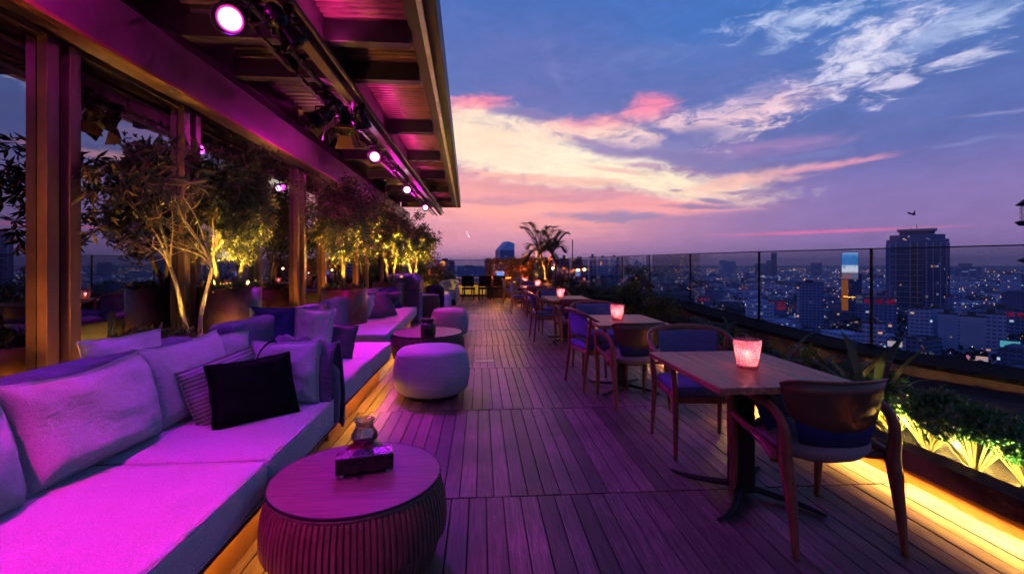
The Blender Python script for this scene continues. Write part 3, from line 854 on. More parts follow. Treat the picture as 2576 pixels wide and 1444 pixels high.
# ================================================================== FURNITURE: left side
def sofa(name, label, x1, y0, y1, cuts, back=True, xb=-1.95, backz=.88, group='fabric sofas along the glass front'):
    t = thing(name, label, 'sofa', ((x1+xb)/2,(y0+y1)/2,0), 0, group)
    ox, oy = t.location.x, t.location.y
    k = MB(); k.box(xb-ox, x1-.13-ox, y0+.06-oy, y1-.06-oy, .0, .24); k.build('kick_board', M['kick'], t, bevel=.004)
    k = MB(); k.box(xb-ox-.02, x1-.02-ox, y0-oy+.01, y1-oy-.01, .245, .285); k.build('base_frame', M['frame'], t, bevel=.004)
    k = MB(); k.box(x1-.075-ox, x1-.055-ox, y0+.1-oy, y1-.1-oy, .238, .2445); k.build('led_strip', emat('led_sofa', (1,.45,.05), 4), t)
    ys = [y0]+list(cuts)+[y1]
    for a, b_ in zip(ys[:-1], ys[1:]):
        c = MB(); c.rbox((0,0,0), (x1-xb-.16)/2, (b_-a)/2-.003, .085, .03, 12, .012, wob=.006)
        hx_, hy_ = (x1-xb-.16)/2, (b_-a)/2-.003
        for zz in (.078,-.078):
            c.tube([Vector((sx_*(hx_-.006),sy_*(hy_-.006),zz)) for sx_,sy_ in ((-1,-1),(0,-1),(1,-1),(1,0),(1,1),(0,1),(-1,1),(-1,0),(-1,-1))], .0045, 6, 1)
        o = c.build('seat_cushion', M['sofa'], t, smooth=True); o.location = ((x1+xb+.16)/2-ox, (a+b_)/2-oy, .368)
    if back:
        c = MB(); c.rbox((0,0,0), .10, (y1-y0)/2, (backz-.2)/2, .05, 12, 0, wob=.02)
        o = c.build('backrest', M['sofa_back'], t, smooth=True); o.location = (xb+.02-ox, (y0+y1)/2-oy, .2+(backz-.2)/2)
    n = max(1, int((y1-y0)/1.2))
    area('sofa_led', (x1-.065, (y0+y1)/2, .236), .02, y1-y0-.2, (0,0,0), (1,.42,.04), 4.2*(y1-y0))
    return t
sofa('sofa', 'nearest long grey sofa lit magenta, running out of the lower left corner', -.97, -1.3, 3.12, (.55,1.35,2.17), backz=.885)
sofa('sofa', 'second grey sofa behind the lined throw, with an amber strip by the round ottoman', -1.035, 3.52, 5.4, (4.45,), backz=.9)
s3 = sofa('sofa', 'third grey sofa beyond the tall brown planter', -1.28, 5.95, 9.8, (7.2,8.5), xb=-2.1)
s3.rotation_euler.z = R(2.2)
# low deck-level wooden plinth that links the second sofa with the big pots
t = thing('wood_plinth', 'low wooden plinth carrying the big pots behind the sofas', 'plinth', (-2.3,5.5,0))
MB().box(-.22,.3,-2.2,4.9,0,.30).build('box', M['benchwood'], t, bevel=.004)
MB().box(-.24,-.03,-2.2,-.2,.305,.69).build('ledge', M['benchwood'], t, bevel=.004)

def pillow(w, h, th, n=22, seed=0, wr=.012, sag=.0):
    mb = MB(); r_ = random.Random(seed); off = Vector((r_.uniform(0,50),r_.uniform(0,50),0))
    vs = []; fs = []
    for side in (1,-1):
        for i in range(n+1):
            for j in range(n+1):
                u = -1+2*i/n; v = -1+2*j/n
                edge = (1-u*u)*(1-v*v)
                pin = 1-.055*(1-v*v) if True else 1
                pj = 1-.055*(1-u*u)
                x = u*w/2*pin; z = v*h/2*pj
                t_ = th/2*(max(0,(1-u**4)*(1-v**4)))**.55
                t_ *= 1 - .12*v
                p = Vector((x, side*t_, z+h/2 - sag*(1-u*u)*(v+1)/2))
                nz = mnoise.noise(Vector((u*1.6,v*1.6,side*3))+off)*wr*1.5*min(1,edge*3)
                # creases fanning out from the corners
                cr = 0
                for cu in (-1,1):
                    for cv in (-1,1):
                        dx, dz = u-cu, v-cv; rad = math.hypot(dx,dz)
                        if rad < 1.1 and rad > .05:
                            cr += math.sin(math.atan2(dz,dx)*11+seed)*wr*.45*(1-rad/1.1)*min(1,rad*4)
                p.y += side*(nz+cr*min(1,edge*6))
                p.x += mnoise.noise(Vector((u,v*2,7))+off)*.008; p.z += mnoise.noise(Vector((u*2,v,9))+off)*.008
                vs.append(p)
    N1 = (n+1)**2
    for i in range(n):
        for j in range(n):
            a = i*(n+1)+j; q = (a,a+n+1,a+n+2,a+1)
            fs.append(q); fs.append(tuple(N1+k for k in reversed(q)))
    for i in range(n):
        for (a,b_) in ((i*(n+1),(i+1)*(n+1)), (i*(n+1)+n,(i+1)*(n+1)+n), (i,i+1), (n*(n+1)+i,n*(n+1)+i+1)):
            fs.append((a,b_,N1+b_,N1+a))
    mb.add(vs, fs)
    # piping all round
    rim = [vs[i*(n+1)] for i in range(n+1)]+[vs[n*(n+1)+j] for j in range(1,n+1)]+[vs[i*(n+1)+n] for i in range(n-1,-1,-1)]+[vs[j] for j in range(n-1,-1,-1)]
    mb.tube(rim, .0045, 5, 1)
    return mb
def put_pillow(name, label, mat, loc, w, h, th, face, lean, seed, roll=0, cat='cushion', sag=0, group='loose cushions on the sofas', wr=.012):
    o = pillow(w,h,th,22,seed,wr,sag).build(name, mat, smooth=True)
    o.location = loc
    # face = heading of the front side (degrees, 0 = -Y), lean = tilt backwards
    o.rotation_euler = (Matrix.Rotation(R(face),3,'Z') @ Matrix.Rotation(R(-lean),3,'X') @ Matrix.Rotation(R(roll),3,'Y')).to_euler()
    tag(o, label, cat, group); return o
E = 90   # facing +X
put_pillow('back_cushion','large magenta lit back cushion cut off by the left edge', M['pil_grey'], (-1.72,1.49,.445), .70,.45,.25, E, 13, 1, wr=.022, sag=.02)
put_pillow('back_cushion','big plump grey-lilac back cushion, second from the left edge', M['pil_grey'], (-1.72,2.19,.445), .70,.46,.26, E-3, 13, 2, wr=.022, sag=.025)
put_pillow('back_cushion','bluish back cushion between the big plump one and the black one', M['pil_grey'], (-1.71,2.88,.445), .72,.47,.23, E-2, 13, 3, wr=.022, sag=.02)
put_pillow('rear_cushion','grey cushion peeping over the backrest left of the bowl planter', M['pil_grey'], (-1.90,2.62,.63), .44,.34,.13, E-14, 10, 4)
put_pillow('rear_cushion','wide lilac cushion behind the bluish one, below the bowl tree', M['pil_grey'], (-1.86,3.30,.50), .52,.36,.15, E-40, 8, 5)
put_pillow('striped_cushion','ribbed pink-grey cushion half hidden by the black one', M['pil_stripe'], (-1.42,2.78,.455), .42,.37,.13, 48, 16, 6, -14)
put_pillow('black_cushion','black square cushion leaning on the nearest sofa', M['pil_black'], (-1.26,2.69,.452), .45,.37,.13, 40, 20, 7, -3, wr=.008)
put_pillow('end_cushion','grey creased cushion with black strap standing at the end of the nearest sofa', M['pil_grey'], (-1.25,3.00,.45), .42,.41,.16, 6, 8, 8, wr=.022)
put_pillow('navy_cushion','dark navy cushion on the second sofa', M['pil_navy'], (-1.84,4.22,.47), .46,.50,.17, 24, 8, 9, 3)
put_pillow('pink_cushion','tall lilac-pink cushion leaning right of the navy one', M['pil_grey'], (-1.54,4.24,.455), .34,.50,.17, 22, 10, 10, 6, wr=.02)
put_pillow('textured_cushion','small amber edged cushion left of the navy one', M['pil_grey'], (-2.0,3.66,.47), .26,.36,.12, 62, 6, 11)
put_pillow('navy_cushion','deep navy cushion lying against the back of the second sofa beyond the lilac-pink one', M['pil_navy'], (-1.86,4.78,.455), .46,.44,.15, 58, 14, 21, 5)
put_pillow('plum_cushion','plum cushion at the far end of the second sofa', M['throw'], (-1.82,5.16,.455), .42,.42,.15, 44, 18, 22, -6, wr=.02)
put_pillow('plum_cushion','small plum cushion right of the tall lilac-pink one', M['throw'], (-1.38,4.42,.455), .32,.34,.13, 10, 20, 24, 8)
put_pillow('corner_cushion','purple triangular cushion against the planter ledge behind the navy one', M['throw'], (-2.22,4.35,.66), .42,.30,.10, 30, 25, 12, 10)
put_pillow('white_cushion','crumpled pale cushion next to the tall brown planter', M['pil_grey'], (-1.93,7.55,.46), .42,.42,.18, 35, 12, 13, 8, wr=.03)
put_pillow('floral_cushion','patterned pale cushion behind the crumpled one on the third sofa', M['pil_stripe'], (-1.85,8.05,.46), .36,.46,.14, 30, 14, 14, -8)
put_pillow('dark_cushion','dark purple cushion leaning on the third sofa', M['throw'], (-1.62,7.75,.46), .56,.46,.15, 42, 26, 15, -8)
put_pillow('dark_cushion','small violet cushion at the far end of the third sofa', M['pil_navy'], (-1.75,9.2,.46), .46,.46,.15, 40, 20, 16, -6)
# strap on the end cushion
m = MB(); m.tube([(-1.37,2.885,.46),(-1.38,2.86,.62),(-1.36,2.90,.80),(-1.34,3.02,.86),(-1.34,3.12,.82)], .009, 8, 6, .35)
tag(m.build('strap', M['pil_black'], smooth=True), 'black strap hanging over the end cushion', 'strap')
# throw: a cloth draped over the sofa end
def throw(name, label, cx, cy, w, seed):
    prof = [(-.20,.48),(-.17,.80),(-.10,.865),(0,.87),(.06,.80),(.075,.6),(.085,.47),(.10,.30),(.11,.20)]
    n = 22; vs=[]; fs=[]
    pr = catmull([(a,b_,0) for a,b_ in prof], 4)
    for i in range(n+1):
        u = -1+2*i/n
        for j,p in enumerate(pr):
            v = j/len(pr)
            y = p.x*1.0 + .03*math.sin(u*6+seed+v*3)*(.3+v); z = p.y - .10*(u+1)/2*(1-v)*(1 if p.y>.5 else .3) + .012*math.sin(u*11+v*5+seed)
            vs.append((u*w/2*(1+.08*v)+.01*math.sin(v*9+seed), y, z))
    m_ = len(pr)
    for i in range(n):
        for j in range(m_-1):
            a=i*m_+j; fs.append((a,a+m_,a+m_+1,a+1))
    mb = MB(); mb.add(vs,fs); o = mb.build(name, M['throw'], smooth=True); o.location=(cx,cy,0)
    s_ = o.modifiers.new('solid','SOLIDIFY'); s_.thickness=.012
    tag(o,label,'throw'); return o
o = throw('throw_blanket','dark purple throw draped over the end of the nearest sofa', -1.18,3.25,.38,1)
o.scale = (1,1,1)
# draped round bolster end between the sofas
m = MB(); m.rbox((0,0,0), .24, .10, .23, .09, 10, 0, wob=.02)
o = m.build('sofa_bolster', M['throw'], smooth=True); o.location=(-1.22,3.25,.43)
tag(o,'purple padded end bolster of the nearest sofa','bolster')
# dark purple draped seat further along
m = MB(); m.rbox((0,0,0), .42, .34, .20, .16, 12, .05, wob=.03); o = m.build('covered_seat', M['throw'], smooth=True); o.location=(-1.82,11.0,.88)
m2 = MB(); m2.rbox((0,0,0), .40, .33, .36, .05, 10, 0); o2 = m2.build('seat_body', M['throw'], o, smooth=True); o2.location=(0,0,-.52)
tag(o,'lounge seat under a shiny purple cover beyond the third sofa','lounge seat')

def ottoman(label, x, y, r, h):
    t = thing('ottoman', label, 'ottoman', (x,y,0), 0, 'round fabric ottomans')
    m = MB(); m.lathe([(0,.035),(.72*r,.035),(.84*r,.05),(.93*r,.09),(.99*r,.19*h/.46+.02),(.985*r,.52*h),(.945*r,.78*h),(.87*r,.91*h),(.80*r,.965*h),(.68*r,.985*h),(.3*r,h),(0,h)], 56)
    m.build('body', M['ottoman'], t, smooth=True)
    m = MB(); m.tube([Vector((.885*r*math.cos(a),.885*r*math.sin(a),.885*h)) for a in [i*2*math.pi/56 for i in range(57)]], .004, 5, 1)
    m.build('seam', M['ottoman'], t, smooth=True)
    m = MB(); m.lathe([(.62*r,.0),(.70*r,.0),(.70*r,.034),(.62*r,.034)], 40); m.build('base_ring', M['iron'], t)
    return t
ottoman('large round pale ottoman in the foreground aisle beside the second sofa', *at(1087,4.75), .40,.50)
ottoman('second round ottoman behind the low drum table, edge against the deck', *at(1131,8.6), .36,.53)
ottoman('small ottoman almost hidden behind a dark chair, third in the row', *at(1106,12.9), .34,.53)

def drum(label, x, y, rx, ry, h, nfl=100):
    t = thing('drum_table', label, 'table', (x,y,0), 0, 'fluted drum tables')
    m = MB()
    prof = [(.80,.012),(.88,.05),(.965,.18*h/.4),(1.0,.42*h),(.99,.68*h),(.945,.88*h),(.90,h-.012)]
    P = catmull([(a,b_,0) for a,b_ in prof], 4)
    seg = nfl*5; vs=[]; fs=[]
    for p in P:
        for k in range(seg):
            a = 2*math.pi*k/seg; ph = (k % 5)/5
            fl = .0032*(1 if k%5 else -1.6)
            vs.append(((p.x*rx-.010+fl)*math.cos(a), (p.x*ry-.010+fl)*math.sin(a), p.y))
    for i in range(len(P)-1):
        for k in range(seg):
            k2=(k+1)%seg; fs.append((i*seg+k,i*seg+k2,(i+1)*seg+k2,(i+1)*seg+k))
    m.add(vs,fs); m.build('fluted_body', M['drumside'], t, smooth=False)
    m = MB(); m.lathe([(0,h-.03),(.905,h-.03),(.915,h-.018),(.912,h-.004),(.90,h),(0,h)], 96, sx=rx, sy=ry)
    # lathe profile radii are scaled by rx/ry
    m.build('top', M['drumtop'], t, smooth=False)
    m = MB(); m.tube([Vector((.908*rx*math.cos(a),.908*ry*math.sin(a),h-.004)) for a in [i*2*math.pi/96 for i in range(97)]], .006, 6, 1); m.build('rim', M['iron'], t, smooth=True)
    m = MB(); m.lathe([(.0,0),(.78,0),(.78,.02),(0,.02)], 48, sx=rx, sy=ry); m.build('plinth', M['iron'], t)
    return t
T1 = at(900,2.06)
drum('big fluted drum table in the foreground holding the black box', T1[0], T1[1], .405,.40,.405)
T2 = at(1075,6.45)
drum('low wide drum table with the dark jar, behind the big ottoman', T2[0], T2[1], .53,.58,.40)
drum('tall narrow drum table near the end of the sofas', *at(1066,11.6), .42,.42,.585,48)
# black box with a stub candle glass on the near drum table
bx, by = at(918,2.09)
t = thing('black_box', 'black lacquered box on little feet on the big drum table', 'box', (bx,by,.405), R(14))
MB().box(-.125,.125,-.05,.05,.012,.085).build('box', M['boxwood'], t, bevel=.005)
for sx in (-.10,.10):
    for sy in (-.035,.035):
        m = MB(); m.lathe([(.008,0),(.010,.006),(.006,.012)], 10, (sx,sy,0)); m.build('foot', M['steel'], t)
gx, gy = at(917,2.24)
t = thing('oil_lamp', 'small glass oil lamp with dark red base standing behind the black box', 'lamp', (gx,gy,.405))
m = MB(); m.lathe([(0,0),(.085,0),(.095,.02),(.085,.05),(.055,.075),(0,.08)], 28); m.build('base', M['redwax'], t, smooth=True)
m = MB(); m.lathe([(.045,.075),(.062,.095),(.064,.115),(.045,.145),(.040,.165),(.052,.185),(.049,.186),(.037,.165),(.042,.145),(.060,.115),(.058,.097),(.042,.078)], 28, cap=False); m.build('glass_globe', M['jarglass'], t, smooth=True)
# dark ribbed jar on the second drum table
jx, jy = at(1077,5.98)
t = thing('ribbed_jar', 'tall dark ribbed jar with a square lid on the low drum table', 'jar', (jx,jy,.40))
m = MB(); m.lathe([(.085,0),(.098,.02),(.100,.12),(.09,.17),(.065,.195),(.065,.21)], 60, flute=.012, nfl=24); m.build('body', M['jar'], t)
m = MB(); m.box(-.08,.08,-.05,.05,.21,.245); m.build('lid', M['jar'], t, bevel=.006)
# pedestal stool next to the planter
px_, py_ = at(958,8.0)
t = thing('pedestal_stool', 'dark purple dished stool standing in front of the brown planter', 'stool', (px_,py_,.452))
m = MB(); m.lathe([(.15,0),(.17,.02),(.16,.10),(.19,.15),(.27,.20),(.34,.30),(.37,.40),(.34,.405),(.28,.36),(0,.33)], 40, sy=.7); m.build('dished_top', M['throw'], t, smooth=True)
# dark padded chair and tub armchair near the end of the lounge
def tub(name, label, x, y, rz, mat, r=.36, h=.80):
    t = thing(name, label, 'armchair', (x,y,0), rz, 'rounded lounge chairs')
    m = MB(); m.rbox((0,0,0), r*.86, r*.86, .13, .07, 8, .02); o=m.build('seat', mat, t, smooth=True); o.location=(0,.04,.33)
    vs=[];fs=[]; n=30
    for i in range(n+1):
        a = R(180+10)+ (R(160))*i/n - R(0)
        a = R(170)+R(200)*i/n
        e = math.sin(math.pi*i/n)
        zt = h*(.72+.28*e**.5)
        for (rr,zz) in ((r*.80,.25),(r*.84,zt-.04),(r*.90,zt),(r*.98,zt-.02),(r*1.02,zt*.6),(r*.92,.10)):
            vs.append((rr*math.cos(a), rr*math.sin(a), zz))
    for i in range(n):
        for j in range(5):
            a=i*6+j; fs.append((a,a+1,a+7,a+6))
    fs.append(tuple(range(6))); fs.append(tuple(n*6+j for j in reversed(range(6))))
    m = MB(); m.add(vs,fs); m.build('curved_back', mat, t, smooth=True)
    m = MB(); m.lathe([(0,.0),(r*.75,.0),(r*.8,.20),(0,.21)], 30); m.build('base', M['iron'], t)
    return t
tub('tub_chair','pale rounded tub chair farthest along the lounge row', *at(1125,15.3), R(150), M['ottoman'], .40,.86)
tub('tub_chair','dark tub chair in front of the small hidden ottoman', *at(1094,12.4), R(0), M['pil_black'], .26,.82)

# thin strip on the deck, its brightness put in as weak emission
m = MB(); m.box(-.14,.14,-.012,.012,.0,.006); lx, ly = at(1220,6.38)
o = m.build('bright_floor_strip', emat('floor_strip_glow', (1,.6,.75), .55)); o.location=(lx,ly,.002)
tag(o,'short pale bright strip lying across the deck boards','floor light')
# ================================================================== FURNITURE: right side
def dining_table(label, x, y, w=.75, d=.93, rz=0):
    t = thing('dining_table', label, 'table', (x,y,0), rz, 'wooden dining tables along the planting bed')
    m = MB(); m.cur=.5
    m.box(-w/2,w/2,-d/2,d/2,.715,.75); m.build('tabletop', M['tabletop'], t, bevel=.006)
    m = MB(); m.box(-.055,.055,-.055,.055,.02,.70); m.box(-.16,.16,-.16,.16,.70,.714); m.build('pedestal', M['iron'], t, bevel=.005)
    for k in range(4):
        a = R(45+90*k); m = MB(); c, s_ = math.cos(a), math.sin(a)
        m.tube([(c*.04,s_*.04,.05),(c*.16-s_*.02,s_*.16+c*.02,.035),(c*.30-s_*.03,s_*.30+c*.03,.022),(c*.42,s_*.42,.014)], [.03,.026,.02,.012], 8, 5, .7)
        m.build('foot', M['iron'], t, smooth=True)
    return t
def candle(label, x, y, z=.75, s=1.0, e=1.6):
    t = thing('candle_holder', label, 'candle holder', (x,y,z), 0, 'pink crackle glass candle holders')
    m = MB(); m.lathe([(0,.0),(.050*s,.0),(.056*s,.006),(.070*s,.10*s),(.078*s,.165*s),(.074*s,.166*s),(.066*s,.10*s),(.052*s,.014),(0,.012)], 40, cap=False); m.build('glass', M['crackle'], t, smooth=True)
    m = MB(); m.lathe([(0,.015),(.030*s,.015),(.030*s,.055*s),(.022*s,.058*s),(0,.052*s)], 20); w = m.build('candle', M['wax'], t, smooth=True)
    m = MB(); m.lathe([(0,.056*s),(.006*s,.064*s),(.008*s,.074*s),(.004*s,.09*s),(0,.10*s)], 12, cap=False); m.build('flame', M['flame'], w, smooth=True)
    if e:
        p = point('candle_light', (x,y,z+.10*s), (1,.36,.33), e*1.15, .008)
    return t

# -------- armchair with a continuous bent rail and blue back pad (faces +Y in its own space)
def chair_bent():
    t = thing('bentwood_armchair', '', 'chair', (0,0,0), 0, 'armchairs along the planting bed')
    rail = [(-.275,.235,.655),(-.295,.16,.665),(-.315,.0,.70),(-.32,-.14,.755),(-.285,-.24,.815),(-.17,-.29,.845),(0,-.305,.852),(.17,-.29,.845),(.285,-.24,.815),(.32,-.14,.755),(.315,.0,.70),(.295,.16,.665),(.275,.235,.655)]
    m = MB(); m.tube(rail, [.016,.018,.019,.019,.021,.024,.025,.024,.021,.019,.019,.018,.016], 10, 6, .75); m.build('arm_rail', M['chairwood'], t, smooth=True)
    for sx in (-1,1):
        m = MB(); m.tube([(sx*.275,.235,.66),(sx*.262,.232,.48),(sx*.258,.235,.25),(sx*.262,.245,0)], [.017,.023,.02,.013], 10, 5); m.build('leg', M['chairwood'], t, smooth=True)
        m = MB(); m.tube([(sx*.30,-.20,.78),(sx*.275,-.215,.55),(sx*.262,-.225,.38),(sx*.27,-.265,0)], [.016,.02,.021,.013], 10, 5); m.build('leg', M['chairwood'], t, smooth=True)
    m = MB(); m.box(-.245,.245,-.215,.23,.385,.435); m.build('seat_frame', M['chairwood'], t, bevel=.01)
    m = MB(); m.rbox((0,0,0), .245,.235,.032,.028, 8, .012); o = m.build('seat', M['blue'], t, smooth=True); o.location=(0,.005,.466)
    # curved pad
    vs=[]; n=16; fs=[]
    for i in range(n+1):
        u=-1+2*i/n; x=u*.235; y=-.265+.05*u*u
        e=.018*(1-u**8)+.004
        for (dy,z) in ((-e*.6,.565),(-e,.60),(-e,.80),(-e*.6,.828),(e*.6,.828),(e,.80),(e,.60),(e*.6,.565)):
            vs.append((x*(1-.06*(.83-z)/.26),y+dy+(.0 if z>.7 else .018),z))
    for i in range(n):
        for j in range(8):
            a=i*8+j; b_=i*8+(j+1)%8; fs.append((a,b_,b_+8,a+8))
    fs.append(tuple(range(8))); fs.append(tuple(n*8+j for j in reversed(range(8))))
    m = MB(); m.add(vs,fs); m.build('back_pad', M['blue'], t, smooth=True)
    return t
# -------- armchair with a flared shell back and forked rear legs
def chair_shell(pad=True):
    t = thing('shell_armchair', '', 'chair', (0,0,0), 0, 'armchairs along the planting bed')
    vs=[]; fs=[]; n=36
    A0, A1 = R(270-84), R(270+84); CYo = -.155
    def el(r_, a, z): return (r_*math.cos(a), r_*.50*math.sin(a)+CYo, z)
    for i in range(n+1):
        a = A0+(A1-A0)*i/n; u = -1+2*i/n; e = 1-abs(u)**5
        lowz = .575+.07*abs(u)**3
        prof = [(.205,lowz),(.225,max(.64,lowz+.012)),(.243,.71),(.253,.765),(.268,.80+.028*e)]
        for (r_,z) in prof+[(r_-.014,z) for r_,z in reversed(prof)]: vs.append(el(r_,a,z))
    k=10
    for i in range(n):
        for j in range(k):
            a=i*k+j; b_=i*k+(j+1)%k; fs.append((a,b_,b_+k,a+k))
    fs.append(tuple(range(k))); fs.append(tuple(n*k+j for j in reversed(range(k))))
    m = MB(); m.add(vs,fs); m.build('back_shell', M['shell'], t, smooth=True).location.z = -.025
    m = MB(); m.tube([Vector(el(.264,A0+(A1-A0)*i/24,.829-.028*abs(-1+2*i/24)**5)) for i in range(25)], .007, 6, 1); m.build('top_edge', M['chairwood'], t, smooth=True).location.z = -.025
    vs=[]; fs=[]
    for i in range(n+1):
        a = R(270-70)+(R(140))*i/n; u=-1+2*i/n; e=(1-abs(u)**6)
        for (r_,z) in ((.19,.515),(.212,.60),(.222,.68),(.228,.755),(.205-.02*e,.762),(.18-.04*e,.70),(.17-.04*e,.60),(.15,.52)):
            vs.append(el(r_,a,z))
    for i in range(n):
        for j in range(8):
            a=i*8+j; b_=i*8+(j+1)%8; fs.append((a,b_,b_+8,a+8))
    fs.append(tuple(range(8))); fs.append(tuple(n*8+j for j in reversed(range(8))))
    m = MB(); m.add(vs,fs); m.build('back_pad', M['pil_navy'], t, smooth=True).location.z = -.025
    m = MB(); m.lathe([(0,.40),(.18,.40),(.235,.415),(.262,.45),(.262,.47),(.235,.498),(.15,.512),(0,.515)], 44, (0,.0,0)); m.build('seat', M['seatgrey'], t, smooth=True)
    m = MB(); m.lathe([(0,.385),(.17,.385),(.19,.40),(0,.405)], 30); m.build('seat_frame', M['chairwood'], t, smooth=True)
    for sx in (-1,1):
        m = MB()
        m.tube([(sx*.262,-.285,0),(sx*.262,-.262,.18),(sx*.264,-.235,.34),(sx*.268,-.215,.43),(sx*.272,-.222,.52),(sx*.276,-.205,.60),(sx*.284,-.13,.652),(sx*.288,0,.668),(sx*.284,.14,.664),(sx*.276,.262,.648)],
               [.015,.024,.034,.037,.030,.026,.025,.024,.022,.018], 10, 6, .85); m.build('leg', M['chairwood'], t, smooth=True)
        m = MB(); m.tube([(sx*.288,-.185,.42),(sx*.275,-.06,.45),(sx*.268,.10,.47),(sx*.27,.255,.50)], [.032,.026,.021,.017], 8, 5, .8); m.build('side_rail', M['chairwood'], t, smooth=True)
        m = MB(); m.tube([(sx*.278,.26,.665),(sx*.268,.255,.45),(sx*.255,.26,.22),(sx*.255,.275,0)], [.018,.027,.023,.014], 10, 5); m.build('leg', M['chairwood'], t, smooth=True)
        m = MB(); m.tube([(sx*.288,-.19,.42),(sx*.20,-.12,.40),(sx*.12,0,.395)], .015, 8, 4); m.build('bracket', M['chairwood'], t, smooth=True)
    return t
TY = [(2.60,.93,'nearest wooden dining table with one glowing pink candle glass'),
      (4.90,.95,'second dining table from the front, candle glass at its middle'),
      (8.15,1.1,'third dining table along the planting bed'),
      (12.6,1.1,'fourth dining table, small in the distance'),
      (15.9,1.1,'fifth dining table, closest to the red hedge')]
for i,(y,d,lb) in enumerate(TY):
    dining_table(lb, 1.545 if i else 1.54, y, .76, d)
cb = chair_bent(); cs = chair_shell()
cb['label'] = 'blue padded bentwood armchair at the far side of the nearest table'
cb.location = (1.62,3.28,0); cb.rotation_euler.z = R(180-4)
cs['label'] = 'bronze shell backed armchair seen from behind at the nearest table, right foreground'
cs.location = (1.712,2.275,0); cs.rotation_euler.z = R(-1)
dup(cb, (1.50,5.72,0), R(182), 'blue backed armchair facing us across the second table')
dup(cs, (1.49,4.42,0), R(4), 'rust coloured shell armchair with its back to us at the second table')
dup(cb, (1.30,5.05,0), R(-80), 'armchair tucked in on the aisle side of the second table')
dup(cb, (1.46,9.0,0), R(180), 'blue backed armchair at the far side of the third table')
dup(cs, (1.52,7.35,0), R(0), 'shell armchair with its back to us at the third table')
dup(cb, (1.18,8.15,0), R(-88), 'armchair tucked in on the aisle side of the third table')
dup(cs, (1.45,11.9,0), R(0), 'shell armchair with its back to us at the fourth table')
dup(cb, (1.50,13.4,0), R(180), 'armchair at the far side of the fourth table')
dup(cb, (1.10,12.6,0), R(-90), 'armchair on the aisle side of the fourth table')
dup(cs, (1.42,15.2,0), R(0), 'shell armchair with its back to us at the fifth table')
dup(cb, (1.50,16.7,0), R(180), 'armchair at the far side of the fifth table')
dup(cb, (1.05,15.9,0), R(-90), 'armchair on the aisle side of the fifth table')
candle('largest pink candle glass, on the nearest table', *at(1880,2.66), e=2.2)
candle('pink candle glass on the second table', *at(1553,4.95), e=2.4)
candle('pink candle glass on the third table', *at(1410,8.3), e=3)
candle('pink candle glass on the fourth table', *at(1353,12.9), e=3)
candle('pink candle glass on the fifth table by the red hedge', *at(1322,15.9), e=3)
# small cushion and folded napkin on the near chair
put_pillow('seat_cushion','navy cushion on the seat of the shell backed chair at the nearest table', M['pil_navy'], (1.60,2.34,.50), .30,.22,.09, 40, 25, 31)
# far bar tables and black chairs
def bar_table(label, x, y, w):
    t = thing('bar_table', label, 'table', (x,y,0), 0, 'dark tables at the far end')
    MB().box(-w/2,w/2,-.35,.35,.80,.84).build('tabletop', M['tabletop'], t, bevel=.004)
    for sx in (-1,1):
        for sy in (-1,1):
            m = MB(); m.box(-.025,.025,-.025,.025,0,.80); o=m.build('leg', M['iron'], t); o.location=(sx*(w/2-.06),sy*.28,0)
    return t
def plain_chair(label, x, y, rz):
    t = thing('black_chair', label, 'chair', (x,y,0), rz, 'black chairs at the far tables')
    m = MB(); m.rbox((0,0,0), .23,.23,.035,.03, 5); o=m.build('seat', M['pil_black'], t, smooth=True); o.location=(0,0,.46)
    m = MB(); m.rbox((0,0,0), .23,.03,.2,.028, 5); o=m.build('backrest', M['pil_black'], t, smooth=True); o.location=(0,-.22,.74)
    for sx in (-1,1):
        for sy in (-1,1):
            m = MB(); m.tube([(sx*.2,sy*.2,.44),(sx*.22,sy*.22,0)], [.018,.013], 8, 1); m.build('leg', M['iron'], t)
    return t
bar_table('dark far table in front of the yellow light, left one', -.62, 18.1, 1.5)
bar_table('dark far table in front of the yellow light, right one', .75, 18.3, .9)
plain_chair('black chair left of the far dark tables', -1.2,17.3,R(10))
plain_chair('black chair in the middle of the far dark tables', -.45,17.2,R(-6))
plain_chair('black chair right of the middle at the far dark tables', .15,17.3,R(5))
plain_chair('black chair nearest the hedge at the far dark tables', .72,17.5,R(-4))
t = thing('till_screen', 'small blue screen on the far right table', 'screen', (.78,18.1,.84))
MB().box(-.17,.17,-.015,.015,.03,.26).build('frame', M['iron'], t, bevel=.004)
MB().box(-.15,.15,-.0185,-.0165,.05,.24).build('display', emat('display', (.10,.28,1), .9), t)
MB().box(-.06,.06,-.05,.05,0,.03).build('stand', M['iron'], t)
